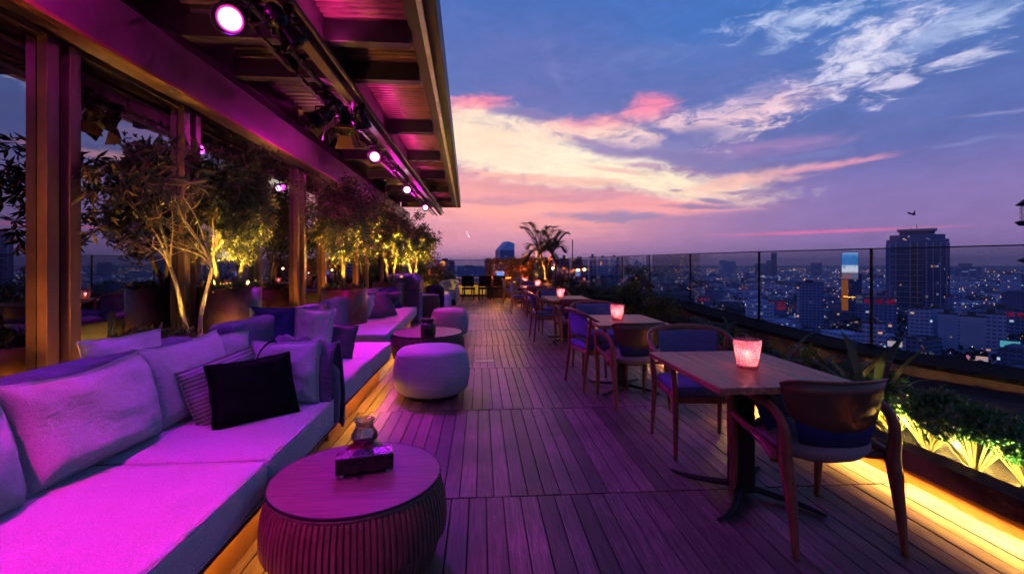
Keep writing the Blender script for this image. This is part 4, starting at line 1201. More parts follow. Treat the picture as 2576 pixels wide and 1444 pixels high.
# ================================================================== PLANTS
def rvec(r_):
    while True:
        v = Vector((r_.uniform(-1,1),r_.uniform(-1,1),r_.uniform(-1,1)))
        if .01 < v.length < 1: return v
def crown_mesh(rx, ry, rz, nleaf, L, W, seed, clumps=70, fill=.35, droop=0., gap=.25, spread=.2, star=0):
    """leaf cloud: leaves gathered in clumps over an uneven shell, with gaps"""
    r_ = random.Random(seed); mb = MB(); cs = []
    so = Vector((seed*3.7,seed*1.3,0))
    tries = 0
    while len(cs) < clumps and tries < 9999:
        tries += 1
        v = rvec(r_).normalized(); rad = (1-fill*r_.random())
        k = 1+.42*mnoise.noise(v*1.7+so)
        if mnoise.noise(v*2.6+so+Vector((9,9,9))) < -gap: continue
        cs.append((Vector((v.x*rx,v.y*ry,v.z*rz))*rad*k, v, r_.random()))
    per = nleaf//len(cs)
    for c, v, tn in cs:
        cl = spread*r_.uniform(.7,1.3)
        if star:
            for q in range(max(1,per//star)):
                p = c + rvec(r_)*cl; ax = (v+rvec(r_)*.8).normalized()
                mb.cur = tn*.6+r_.random()*.4
                for s_ in range(star):
                    d = (ax*.35+rvec(r_).normalized()); mb.leaf(p, d+Vector((0,0,-droop)), rvec(r_), L*r_.uniform(.7,1.2), W)
        else:
            for q in range(per):
                p = c + rvec(r_)*cl
                mb.cur = tn*.6+r_.random()*.4
                d = v*.5+rvec(r_)+Vector((0,0,-droop)); mb.leaf(p, d, rvec(r_), L*r_.uniform(.6,1.25), W*r_.uniform(.8,1.2))
    return mb, cs
def limbs(base, centre, cs, r0, seed, n=9, up=.35):
    r_ = random.Random(seed); mb = MB()
    for c, v, tn in r_.sample(cs, min(n,len(cs))):
        e = centre + c*.9
        mid = base + (e-base)*.45 + Vector((r_.uniform(-.05,.05),r_.uniform(-.05,.05),(e-base).length*up*.25))
        mb.tube([base, base+(mid-base)*.4+Vector((0,0,.03)), mid, e], [r0,r0*.75,r0*.5,r0*.15], 6, 4)
        for q in range(2):
            e2 = mid + (e-mid)*r_.random() + rvec(r_)*.22
            mb.tube([mid, (mid+e2)/2+rvec(r_)*.02, e2], [r0*.35,r0*.25,r0*.1], 5, 3)
    return mb
def tree(name, label, loc, h_trunk, cr, nleaf, L, W, leafm, seed, trunk_r=.035, stems=1, group='potted trees along the glass front', star=0, cz=None, barkm=None, fill=.6, gap=.25, spread=.16, clumps=90, droop=.15, off=(0,0)):
    t = thing(name, label, 'tree', loc, 0, group)
    r_ = random.Random(seed+100)
    rx, ry, rz = cr; centre = Vector((off[0],off[1],(cz if cz else h_trunk+rz*.72)))
    tr = MB(); tops=[]
    for s_ in range(stems):
        a = 2*math.pi*s_/max(1,stems)+.5; sp = .05*(stems>1)
        top = Vector((math.cos(a)*sp*2.6+r_.uniform(-.03,.03), math.sin(a)*sp*2.6, h_trunk)); tops.append(top)
        b0 = Vector((math.cos(a)*sp*.6, math.sin(a)*sp*.6, -.02))
        tr.tube([b0, b0*.6+top*.35+Vector((r_.uniform(-.03,.03),r_.uniform(-.03,.03),0)), b0*.2+top*.75+Vector((r_.uniform(-.03,.03),r_.uniform(-.03,.03),0)), top], [trunk_r*1.3,trunk_r,trunk_r*.9,trunk_r*.8], 9, 5)
    tr.build('trunk', barkm or M['bark'], t, smooth=True)
    mb, cs = crown_mesh(rx,ry,rz,nleaf,L,W,seed,clumps,fill,droop,gap,spread,star)
    o = mb.build('crown', leafm, t); o.location = centre
    lm = MB()
    for i,tp in enumerate(tops):
        x = limbs(tp, centre, cs, trunk_r*.6, seed+i, 10 if stems == 1 else 6)
        lm.add(x.v, x.f)
    lm.build('limb', barkm or M['bark'], t, smooth=True)
    return t
def pot(label, x, y, z0, r, h, taper=1.0, group='big round metal planters'):
    t = thing('planter_pot', label, 'planter', (x,y,z0), 0, group)
    m = MB(); m.lathe([(r*taper,0),(r*(taper+1)/2,h*.5),(r,h),(r-.018,h),(r-.018,h-.05)], 64, cap=False); m.build('shell', M['pot'], t, smooth=False)
    for p_ in t.children[0].data.polygons: p_.use_smooth = abs(p_.normal.z) < .5
    m = MB(); r_ = random.Random(int(x*100)); m.lathe([(0,h-.035),(r*.5,h-.03),(r-.02,h-.045)], 40, cap=False); m.build('earth', M['soil'], t)
    return t
def cover(name, label, x, y, z, r, n, L, W, mat, seed, hz=.07, group='low plants in the pots', ry=None):
    r_ = random.Random(seed); mb = MB()
    for q in range(n):
        a = r_.uniform(0,6.283); rr = r*math.sqrt(r_.random()); mb.cur=r_.random()
        p = Vector((rr*math.cos(a), rr*math.sin(a)*((ry or r)/r), r_.random()**1.5*hz))
        mb.leaf(p, Vector((r_.uniform(-1,1),r_.uniform(-1,1),r_.uniform(.1,1.1))), rvec(r_), L*r_.uniform(.6,1.3), W)
    o = mb.build(name, mat); o.location=(x,y,z); tag(o,label,'plant',group); return o

# pots and trees on the left
BX,BY = at(582,4.22)
pot('tall bronze planter on the plinth under the bushy tree', BX, BY, .31, .25, .83)
tree('potted_tree', 'bushy round-crowned tree in the bronze planter behind the navy cushion', (BX-.02,BY,1.10), .34, (.46,.48,.56), 12000, .055,.020, M['leafA'], 11, .022, 2, cz=.84, clumps=190, spread=.10, fill=.7, gap=.3)
cover('ground_cover','yellow-green low leaves round the bushy tree trunk', BX,BY,1.10,.24,420,.06,.022,M['leafL'],3)
pot('wide low bowl planter behind the nearest sofa', -2.20, 3.22, .50, .235, .33, .8)
tree('airy_tree', 'airy large-leaved tree with several pale stems in the bowl planter', at(492,3.42)+(.78,), .55, (.40,.32,.46), 900, .11,.024, M['leafB'], 23, .015, 2, star=6, cz=1.02, barkm=M['stem'], clumps=46, spread=.09, gap=.0, fill=.6, droop=.3, off=(-.20,-.26))
cover('ground_cover','bright spreading leaves in the bowl planter', -2.20,3.22,.81,.23,420,.07,.026,M['leafL'],4)
pot('tall brown cylinder planter standing between the second and third sofas', -2.08, 7.15, .30, .33, .68)
tree('potted_tree', 'tree with a yellow lit trunk in the brown cylinder planter', (-2.10,7.15,.95), .62, (.58,.62,.62), 11000, .065,.024, M['leafA'], 31, .028, 1, cz=1.15, clumps=150, spread=.15, fill=.75)
cover('ground_cover','small flowers and leaves in the brown cylinder planter', -2.10,7.15,.95,.31,380,.07,.026,M['leafL'],5)
pot('dark planter beyond the third sofa', -2.10, 10.6, .0, .36, .95)
tree('potted_tree', 'tree with violet lit leaves, third along the glass front', (-2.0,10.4,.9), .62, (.72,.80,.68), 9000, .08,.03, M['leafA'], 41, .03, 2, cz=1.2, clumps=130, spread=.18, fill=.75)
pot('dark planter near the end of the glass front', -2.05, 13.4, .0, .38, .9)
tree('potted_tree', 'farthest potted tree, leaning out past the end of the canopy', (-1.95,13.2,.85), .62, (.80,.9,.62), 8000, .09,.034, M['leafA'], 51, .03, 2, cz=1.1, clumps=120, spread=.2, fill=.75)
for (x,y,z,rr,e,hh) in ((BX,BY,1.16,.20,130,.7),(*at(492,3.42),.88,.17,17,.9),(-2.10,7.15,1.02,.27,170,.9),(-2.0,10.4,1.0,.3,260,1.),(-1.95,13.2,.95,.3,260,1.)):
    for k_ in range(4):
        a_ = R(-100+k_*75); spot('plant_uplight', (x+rr*math.cos(a_),y+rr*math.sin(a_),z), (x+rr*.9*math.cos(a_),y+rr*.9*math.sin(a_),z+hh), YEL, e, 120, 1, .01)
for (x,y,z,e) in ((BX+.42,BY-.42,.86,190),(BX+.1,BY-.6,.86,70),(-1.60,6.72,.80,170),(-1.95,6.45,.80,100),(-1.45,9.9,.7,260),(-1.45,12.6,.7,300)):
    tx = BX if y < 5 else -2.05
    spot('tree_uplight', (x,y,z), (tx,y+.35,z+1.15), YEL, e, 80, 1, .015)
for i,(x,y,z,e) in enumerate(((-2.02,4.25,1.18,0),(-2.4,4.3,1.18,5),(-2.02,3.05,.88,3.5),(-2.32,3.35,.88,2.5),(-1.95,6.95,1.02,12),(-2.25,7.05,1.02,6),(-1.85,10.1,1.0,16),(-2.2,10.2,1.0,8),(-1.75,12.9,1.0,16),(-2.1,13.0,1.0,8))):
    spot('plant_uplight', (x,y,z), (x*.6-2.15*.4,y+.12,z+1.2), YEL, e*9, 110, .9, .01) if 0 else None
area('ledge_led', (-2.10,4.2,.70), .03, 1.3, (R(180),0,0), (1,.5,.05), 14)
point('pot_light', (BX+.36,BY-.34,.74), (1,.42,.04), 4, .004); point('pot_light', (-1.98,6.70,.62), (1,.42,.04), 3, .004)

def bush(name, label, x, y, z, r, n, L, W, mat, seed, group=None, cat='shrub', flat=.8, stems=True, barkm=None, clumps=40, stemr=.006):
    t = thing(name, label, cat, (x,y,z), 0, group)
    rx, ry, rz = r if isinstance(r, tuple) else (r,r,r*flat)
    mb, cs = crown_mesh(rx,ry,rz,n,L,W,seed,clumps,.8,.0,.4,.22*rx+.03)
    o = mb.build('foliage', mat, t); o.location=(0,0,rz*1.15)
    if stems:
        s_ = MB(); r_ = random.Random(seed)
        for c,v,tn in cs[:26]:
            e = Vector((c.x*.8,c.y*.8,rz*1.15+c.z*.6)); s_.tube([(r_.uniform(-.02,.02),r_.uniform(-.02,.02),0),(e.x*.35,e.y*.35,e.z*.5),e], [stemr*1.5,stemr,stemr*.5], 5, 3)
        s_.build('stem', barkm or M['bark'], t)
    return t
# far left: shrubs behind the lounge
bush('lit_shrub','yellow lit shrub behind the shiny purple seat', -2.0,15.2,.35,(.75,.6,.5),3600,.09,.035,M['leafL'],61,'shrubs at the far left end')
bush('lit_shrub','reddish shrub at the end of the glass front', -2.1,16.6,.5,(.8,.6,.6),3600,.09,.035,M['leafR'],62,'shrubs at the far left end')
bush('lit_shrub','small amber shrub beside the pale tub chair', -1.35,16.4,.2,(.5,.5,.5),2200,.08,.03,M['leafL'],63,'shrubs at the far left end')
point('shrub_light', (-1.8,14.6,.45), YEL, 50, .004); point('shrub_light', (-1.9,15.9,.5), (1,.35,.05), 60, .004)
# far hedge with red and amber leaves
t = thing('hedge', 'clipped hedge glowing red and amber beyond the far tables', 'hedge', (1.5,18.7,.0))
for (dx,w,m_,sd) in ((-.65,.55,M['leafR'],71),(.15,.45,M['leafR'],72),(.85,.5,M['leafA'],73)):
    r_ = random.Random(sd); mb = MB()
    for q in range(3000):
        mb.cur = r_.random()
        a,b_,c = (r_.uniform(-1,1) for _ in range(3)); k_ = r_.randrange(3)
        if k_==0: a = math.copysign(1-.25*r_.random()**2,a)
        elif k_==1: b_ = math.copysign(1-.25*r_.random()**2,b_)
        else: c = math.copysign(1-.2*r_.random()**2,c)
        bump = 1+.34*mnoise.noise(Vector((a*2.6+sd,b_*2.6,c*2.6)))
        p = Vector((dx+a*w*bump, b_*.35*bump, 1.0+c*.53*bump)); mb.leaf(p, rvec(r_), rvec(r_), .12*r_.uniform(.6,1.3), .05)
    mb.build('foliage', m_, t)
m = MB(); m.box(-1.25,1.4,-.3,.3,0,.5); m.build('trough', M['iron'], t)
bush('fire_bush','taller orange-red bush rising from the middle of the hedge', 1.72,18.3,.7,(.35,.3,.5),2200,.08,.035,M['leafR'],74)
for (x,y,z,c,e) in ((.85,17.98,1.12,(1,.45,.05),12),(1.75,17.85,1.2,(1,.12,.03),30),(2.3,18.0,1.2,(1,.4,.05),14),(1.3,17.98,1.05,(1,.3,.05),14),(.45,17.98,1.15,(1,.3,.05),10)):
    point('hedge_light', (x,y-.1,z), c, e*7, .004)
# palm
def palm(label, x, y, z0, h, fr, n, seed, name='palm_tree', mat=None, rise=.9, droop=1.1, lw=.018, group=None, cat='palm'):
    t = thing(name, label, cat, (x,y,z0), 0, group); r_ = random.Random(seed)
    if h > .1:
        tr = MB()
        for fork in (-1,1):
            tr.tube([(0,0,0),(fork*.03,0,h*.5),(fork*.13,0,h*.8),(fork*.24,0,h)], [.075,.065,.05,.045], 9, 5)
        tr.build('trunk', M['bark'], t, smooth=True)
        heads = [Vector((-.24,0,h)), Vector((.24,0,h))]
    else: heads = [Vector((0,0,.05))]
    for i in range(n):
        hd = heads[i % len(heads)]; a = 2*math.pi*i/n*1.0+r_.uniform(-.25,.25)
        L = fr*r_.uniform(.75,1.1); e = rise*r_.uniform(.45,1.35)
        dirv = Vector((math.cos(a),math.sin(a),0)); pts=[]
        for k in range(11):
            s_ = k/10
            pts.append(hd + dirv*L*s_*(.85-.1*s_) + Vector((0,0,L*(e*s_-droop*s_*s_*.9))))
        mb = MB(); mb.cur = r_.random()
        mb.tube(pts, [.014*(1-.8*k/10) for k in range(11)], 5, 1)
        for k in range(34):
            s_ = .12+.88*k/34; j = min(9,int(s_*10)); f_ = s_*10-j
            p = pts[j].lerp(pts[j+1], f_); tg = (pts[j+1]-pts[j]).normalized(); sd = tg.cross(Vector((0,0,1))).normalized()
            ll = L*.48*math.sin(math.pi*min(1,(.18+s_*.8)))+.04
            for q in (-1,1):
                d = sd*q*.75+tg*.75+Vector((0,0,-.25+r_.uniform(-.1,.1))); mb.leaf(p, d, Vector((0,0,1)), ll, lw, .15)
        mb.build('frond', mat or M['palm'], t)
    return t
palm('forked palm silhouetted against the sunset at the far end', 2.62,18.0,.1, 1.68, 1.0, 22, 81, lw=.04, rise=2.0, droop=1.5)
# bed along the right: spiky palm bushes, strap-leaved plants, small lit shrubs
palm('big spiky palm bush against the glass, behind the third table', *at(1532,10.2),.1,.0,.95,26,82,'spiky_palm',rise=1.25,droop=.75,lw=.028,group='spiky plants in the bed')
palm('smaller spiky plant left of the big one', *at(1478,11.6),.1,.0,.7,18,83,'spiky_palm',rise=1.3,droop=.7,lw=.024,group='spiky plants in the bed')
palm('dark drooping palm just behind the blue padded chair', *at(1765,6.6),.1,.0,.70,18,84,'spiky_palm',rise=1.1,droop=.9,lw=.03,group='spiky plants in the bed')
bush('lit_bush','yellow lit leafy bush right of the second table', *at(1650,7.3),.1,(.36,.36,.38),3000,.055,.024,M['leafL'],91,'small leaved bushes in the bed')
bush('lit_bush','dim round bush left of the yellow lit one', *at(1590,8.3),.1,(.40,.38,.44),2800,.06,.026,M['leafA'],92,'small leaved bushes in the bed')
bush('lit_bush','tall thin bush behind the yellow lit one', *at(1600,9.6),.1,(.35,.35,.60),2600,.06,.026,M['leafA'],93,'small leaved bushes in the bed')
bush('lit_bush','low bush peeping out behind the blue padded chair', *at(1836,4.15),.1,(.22,.2,.24),1500,.045,.02,M['leafL'],94,'small leaved bushes in the bed')
bush('lit_bush','amber lit low bush by the third table', *at(1520,10.0),.1,(.4,.4,.3),2200,.06,.026,M['leafL'],95,'small leaved bushes in the bed')
bush('lit_bush','amber lit low bush between third and fourth tables', *at(1465,12.2),.1,(.5,.5,.32),2400,.07,.03,M['leafA'],96,'small leaved bushes in the bed')
bush('lit_bush','low dark bush under the glass by the palm', *at(1430,14.5),.1,(.5,.5,.4),2400,.08,.034,M['leafA'],97,'small leaved bushes in the bed')
bush('lit_bush','low bush at the foot of the palm', *at(1405,16.6),.1,(.5,.5,.4),2400,.08,.034,M['leafR'],98,'small leaved bushes in the bed')
def strap(label, x, y, z, n, L, W, seed, up=1.):
    n = int(n*1.5); W *= .62
    t = thing('strap_leaf_plant', label, 'plant', (x,y,z), 0, 'arching strap-leaved plants in the bed'); r_ = random.Random(seed)
    mb = MB()
    for i in range(n):
        a = 2*math.pi*i/n+r_.uniform(-.4,.4); l = L*r_.uniform(.7,1.15); e = up*r_.uniform(.7,1.3); mb.cur=r_.random()
        d = Vector((math.cos(a),math.sin(a),0)); s_ = Vector((-d.y,d.x,0)); vs=[]; K=12
        for k in range(K+1):
            q=k/K; p = d*l*q*.75+Vector((0,0,l*(1.15*e*q-1.15*q*q*.75))); w = W*(math.sin(math.pi*min(1,q**.8*.93+.05))**.8)*.5+.003
            vs += [p-s_*w+Vector((0,0,w*.35)), p+Vector((0,0,-w*.1)), p+s_*w+Vector((0,0,w*.35))]
        fs=[(k*3+j,k*3+j+1,k*3+3+j+1,k*3+3+j) for k in range(K) for j in (0,1)]
        mb.add(vs,fs)
    mb.build('leaves', M['strap'], t, smooth=True)
    m = MB(); m.tube([(0,0,-.03),(0,0,.10)], [.03,.02], 8, 1); m.build('stalk', M['bark'], t)
    return t
strap('large strap-leaved plant in the gap between chair and glass, leftmost', *at(1945,4.6),.1,13,.62,.075,101,1.25)
strap('strap-leaved plant behind the candle glass', *at(2035,4.2),.1,12,.62,.085,102,1.2)
strap('broad-leaved plant above the far corner of the nearest table', *at(2125,3.9),.1,11,.60,.10,103,1.2)
strap('bright upright leaf spray behind the shell backed chair', *at(2190,3.5),.1,9,.58,.09,104,1.45)
strap('thin strap-leaved plant near the dark palm', *at(1850,5.5),.1,12,.6,.06,105,1.2)
for i,(px,d,s_) in enumerate(((2335,2.96,1.0),(2452,2.66,.95),(2250,3.30,.8),(2600,2.42,.9),(2210,3.85,.75))):
    x,y = at(px,d)
    lb = ['round green shrub with glowing pale stems, centre of the lit group','round green shrub with glowing stems, right of the lit group','small lit shrub just behind the shell chair back','lit shrub cut off by the right edge','dim small shrub hidden behind the shell chair'][i]
    t = thing('stemmed_shrub', lb, 'shrub', (x,y,.10), 0, 'uplit round shrubs in the bed'); r_ = random.Random(200+i)
    mb, cs = crown_mesh(.25*s_,.25*s_,.075*s_,2300,.036,.024,210+i,60,.7,0,.5,.05)
    o = mb.build('foliage', M['leafG'], t); o.location=(0,0,.33*s_)
    st = MB()
    for q in range(46):
        a = r_.uniform(0,6.283); rr = .23*s_*math.sqrt(r_.random())
        st.tube([(r_.uniform(-.012,.012),r_.uniform(-.012,.012),0),(rr*.25*math.cos(a),rr*.25*math.sin(a),.09*s_),(rr*math.cos(a),rr*math.sin(a),.29*s_)], [.0065,.005,.003], 5, 3)
    st.build('stem', M['stem'], t, smooth=True)
    point('shrub_uplight', (x-.16,y-.20,.15), (1,.66,.14), 13*s_, .004); point('shrub_uplight', (x+.20,y-.12,.15), (1,.66,.14), 11*s_, .004)
    spot('shrub_uplight', (2.76,y-.16,.24), (x,y,.36), (1,.70,.14), 9*s_, 110, 1, .01)
    spot('shrub_fill', (2.72,y-.35,.30), (x,y,.52), (.7,1,.35), 16*s_, 80, 1, .01)  # green-tinted fill spot added low at the kerb to brighten the crown
for (px,d,e) in ((1640,7.0,3),(1525,9.7,3),(1465,12.0,4),(1430,14.2,4),(1590,8.1,1.5),(1836,4.0,.7),(1940,4.4,.6),(2180,3.4,.9)):
    x,y = at(px,d); point('bed_uplight', (x-.1,y-.15,.17), (1,.58,.10), e*2.5, .004)
rb = random.Random(404); yy = 3.3; ii = 0
while yy < 16.5:
    ii += 1; xx = 2.93+rb.uniform(-.08,.12); m_ = (M['leafA'],M['leafL'],M['strap'],M['leafA'])[ii%4]
    sz = rb.uniform(.17,.27)*(1+.25*(yy>8))
    if ii % 3: bush('border_bush','low leafy bush in the unbroken border row beside the kerb', xx,yy,.1,(sz,sz,sz*.95),700,.06,.024,m_,500+ii,'low border bushes beside the kerb')
    else: palm('low spiky tuft in the border row beside the kerb', xx,yy,.1,.0,sz*2.1,12,520+ii,'spiky_tuft',rise=1.4,droop=.8,lw=.02,group='low spiky border tufts beside the kerb')
    if ii % 3 == 1: point('bed_uplight', (xx-.12,yy-.2,.16), (1,.58,.10), 13, .004)
    yy += rb.uniform(.42,.6)
# curved metal poles and a post lamp
def pole(label, pts, r_, name='curved_pole'):
    m = MB(); m.tube(pts, r_, 8, 6); m.obox((pts[0][0],pts[0][1],pts[0][2]+.01), .1,.1,.02)
    return tag(m.build(name, M['rail'], smooth=True), label, 'pole')
x,y = at(1398,15.2); x2,y2 = at(1416,15.0)
pole('thin curved pole bending right beside the palm', [(x,y,.1),(x,y,1.15),(x+.03,y,1.42),(x+.12,y,1.5),(x2-.02,y2,1.35),(x2+.02,y2,.6),(x2+.02,y2,.1)], .022)
x,y = at(1440,14.6)
pole('thin straight dark pole right of the palm', [(x,y,.1),(x,y,1.2),(x,y,2.15)], .016, 'straight_pole')
x,y = at(1113,18.6)
t = thing('post_lamp', 'slim post lamp with amber globe at the far left end', 'lamp', (x,y,0))
m = MB(); m.tube([(0,0,0),(0,0,1.3)], .035, 10, 1); m.build('post', M['rail'], t)
m = MB(); m.lathe([(0,1.3),(.09,1.32),(.12,1.40),(.09,1.48),(0,1.5)], 20, cap=False); m.build('globe', emat('globe', (1,.40,.12), .9), t, smooth=True)
# wire lantern at the right edge of the frame, hung from a bracket pole beyond it
lx, ly = at(2592, 5.2)
t = thing('hanging_lantern', 'glass lantern with dark cap and dish, cut by the right edge of the picture', 'lantern', (lx,ly,0))
m = MB(); m.lathe([(0,2.13),(.03,2.12),(.12,2.04),(.105,2.03),(0,2.06)], 24, cap=False); m.build('cap', M['iron'], t, smooth=True)
m = MB(); m.lathe([(.085,1.82),(.085,2.0),(.075,2.04)], 24, cap=False); m.build('glass', M['glass'], t, smooth=True)
m = MB(); m.lathe([(0,1.80),(.09,1.80),(.125,1.84),(.115,1.85),(.085,1.815),(0,1.815)], 24, cap=False); m.build('dish', M['iron'], t, smooth=True)
m = MB(); m.lathe([(0,1.36),(.05,1.37),(.11,1.40),(.03,1.44),(0,1.45)], 20, cap=False); m.tube([(0,0,1.45),(0,0,1.80)], .005, 5, 1); m.tube([(0,0,2.13),(0,0,2.6),(.35,0,2.8),(.7,0,2.6),(.75,0,.2)], .014, 8, 4); m.build('hanger', M['iron'], t, smooth=True)
# ================================================================== CITY
GZ = -75.0
g = MB(); RR = 45000; K = 48
g.add([(0,0,GZ)]+[(RR*math.cos(2*math.pi*i/K),RR*math.sin(2*math.pi*i/K),GZ) for i in range(K)], [(0,i+1,(i+1)%K+1) for i in range(K)])
g.build('city_ground', M['ground'], kind='structure')
def px_pos(px, d): x,y = at(px,d); return x,y
def zof(py, d): return H - (py-666)*d/F

# the big tower
def big_tower():
    d = 620.; x,y = at(2306,d); w = 118*d/F
    rz = -math.atan2(x,y)
    t = thing('glass_tower', 'tall dark glass tower with stepped crown, the tallest on the skyline', 'tower', (x,y,GZ), rz)
    zt = zof(573,d)-GZ; z1 = zof(613,d)-GZ; z2 = zof(592,d)-GZ
    hw = w/2
    b = MB()
    def oct_(hw_, hd, z0, z1_, ch):
        pts = [(-hw_+ch,-hd),(hw_-ch,-hd),(hw_,-hd+ch),(hw_,hd-ch),(hw_-ch,hd),(-hw_+ch,hd),(-hw_,hd-ch),(-hw_,-hd+ch)]
        n=len(pts); b.add([(p[0],p[1],z0) for p in pts]+[(p[0],p[1],z1_) for p in pts], [(i,(i+1)%n,(i+1)%n+n,i+n) for i in range(n)]+[tuple(range(n,2*n))])
    oct_(hw,hw*.8,0,z1,9)
    oct_(hw*.99,hw*.72,z1,z1+.45*(z2-z1),12); oct_(hw*.88,hw*.66,z1+.45*(z2-z1),z2,12)
    b.build('shaft', M['tower'], t)
    b = MB(); oct_(hw*.56,hw*.5,z2,zt-5,6); b.build('crown', M['towerd'], t)
    b = MB(); b.box(-hw*.63,hw*.63,-hw*.55,hw*.55,zt-5,zt-2.5); b.build('crown_roof', M['towerv'], t)
    b = MB()
    for xx in (-.86,-.66,-.2,.02,.30,.5,.72,.9): b.box(xx*hw-.5,xx*hw+.5,-hw*.8-1.0,-hw*.8-.02,0,z1*(1.0))
    b.build('fin', M['towerv'], t)
    b = MB(); z=4
    while z < z1-2: b.box(-hw*.85,hw*.18,-hw*.8-.7,-hw*.8-.02,z,z+.9); z += 7.2
    b.build('spandrel', M['towerv'], t)
    b = MB(); b.box(-hw*.15,hw*.12,-hw*.8-.4,-hw*.8-.01,0,z1); b.build('dark_bay', M['towerd'], t)
    b = MB(); b.tube([(0,0,zt-3),(0,0,zt+4)], .35, 6, 1); b.tube([(-6,0,zt-3),(-6,0,zt+1.5)], .3, 6, 1); b.build('mast', M['towerd'], t)
big_tower()
def facade_box(name, label, pxa, pxb, pyt, d, mat, depth=.7, parts=True, pyb=None, rz=None, cat='building', group=None, gap=False):
    x,y = at((pxa+pxb)/2, d); w = (pxb-pxa)*d/F; zt = zof(pyt,d)
    t = thing(name, label, cat, (x,y,GZ), (-math.atan2(x,y) if rz is None else rz), group)
    h = zt-GZ; b = MB(); b.cur = .6; dp = w*depth
    b.box(-w/2,w/2,-dp/2,dp/2,0,h); b.build('wall', mat, t)
    b = MB(); b.box(-w/2-.15,w/2+.15,-dp/2-.15,dp/2+.15,h,h+1.0); b.build('roof', M['trim_d'], t)
    b = MB(); b.box(-w*.2,w*.12,-dp*.2,dp*.2,h+1.01,h+3.6); b.build('roof_plant', M['trim_d'], t)
    return t, w, h, dp
# screen tower
def screen_mat():
    m,k = newmat('screen_picture'); out=k.n('ShaderNodeOutputMaterial'); e=k.n('ShaderNodeEmission')
    tc=k.n('ShaderNodeTexCoord').outputs['Object']; sp=k.n('ShaderNodeSeparateXYZ'); k.l(tc,sp.inputs[0])
    r=k.n('ShaderNodeValToRGB'); k.l(k.math('DIVIDE',sp.outputs[2],34.),r.inputs[0]); el=r.color_ramp.elements
    st=[(0,(.25,.10,.12)),(.14,(.30,.13,.16)),(.22,(.12,.13,.22)),(.30,(.8,.85,1)),(.50,(.65,.8,1)),(.56,(.05,.2,.6)),(.8,(.04,.22,.62)),(.96,(.12,.35,.8)),(1,(.3,.6,1))]
    while len(el)>1: el.remove(el[-1])
    for i,(p,c) in enumerate(st):
        x=el[0] if i==0 else el.new(p); x.position=p; x.color=c+(1,)
    n=k.noise(tc,.12,3,.6); k.l(k.mix(k.mr(n,.5,.62,0,.6),r.outputs[0],(.03,.16,.5,1)),e.inputs[0]); e.inputs[1].default_value=1.1
    k.l(e.outputs[0],out.inputs[0]); return m
d=600.; x,y=at(2138,d); w=34*d/F
t=thing('screen_tower','slim tower topped by a giant bright blue and white video screen','tower',(x,y,GZ),-math.atan2(x,y))
zb=zof(702,d)-GZ; zt=zof(636,d)-GZ
MB().box(-w/2,w/2,-w*.35,w*.35,0,zb-.5).build('shaft', M['tower'], t)
MB().box(-w/2,-w*.1,-w*.35-.4,-w*.35-.01,0,zb-1).build('lit_band', emat('orange_wall',(.9,.25,.04),.35), t)
MB().box(-w/2,w/2,-w*.3,w*.35,zb-.49,zt+.5).build('screen_frame', M['towerd'], t)
s_=MB().box(-w/2+.3,w/2-.3,-w*.3-.4,-w*.3-.02,0,zt-zb).build('video_screen', screen_mat(), t); s_.location=(0,0,zb)
# wedge roofed block on the left of the skyline
d=900.; x,y=at(1270,d); w=45*d/F
t=thing('wedge_tower','blue tower with a pointed slanting roof left of the palm','tower',(x,y,GZ),-math.atan2(x,y)+.35)
zs=zof(630,d)-GZ; zt=zof(613,d)-GZ; hw=w*.42
b=MB(); b.box(-hw,hw,-hw,hw,0,zs); b.build('wall', M['tower'], t)
b=MB(); b.add([(-hw,-hw,zs),(hw,-hw,zs),(hw,hw,zs),(-hw,hw,zs),(hw*.1,-hw,zt+4),(hw,-hw,zt),(hw,hw,zt),(hw*.1,hw,zt+4)],[(0,1,5,4),(1,2,6,5),(2,3,7,6),(3,0,4,7),(4,5,6,7)]); b.build('roof', M['plain_w'], t)
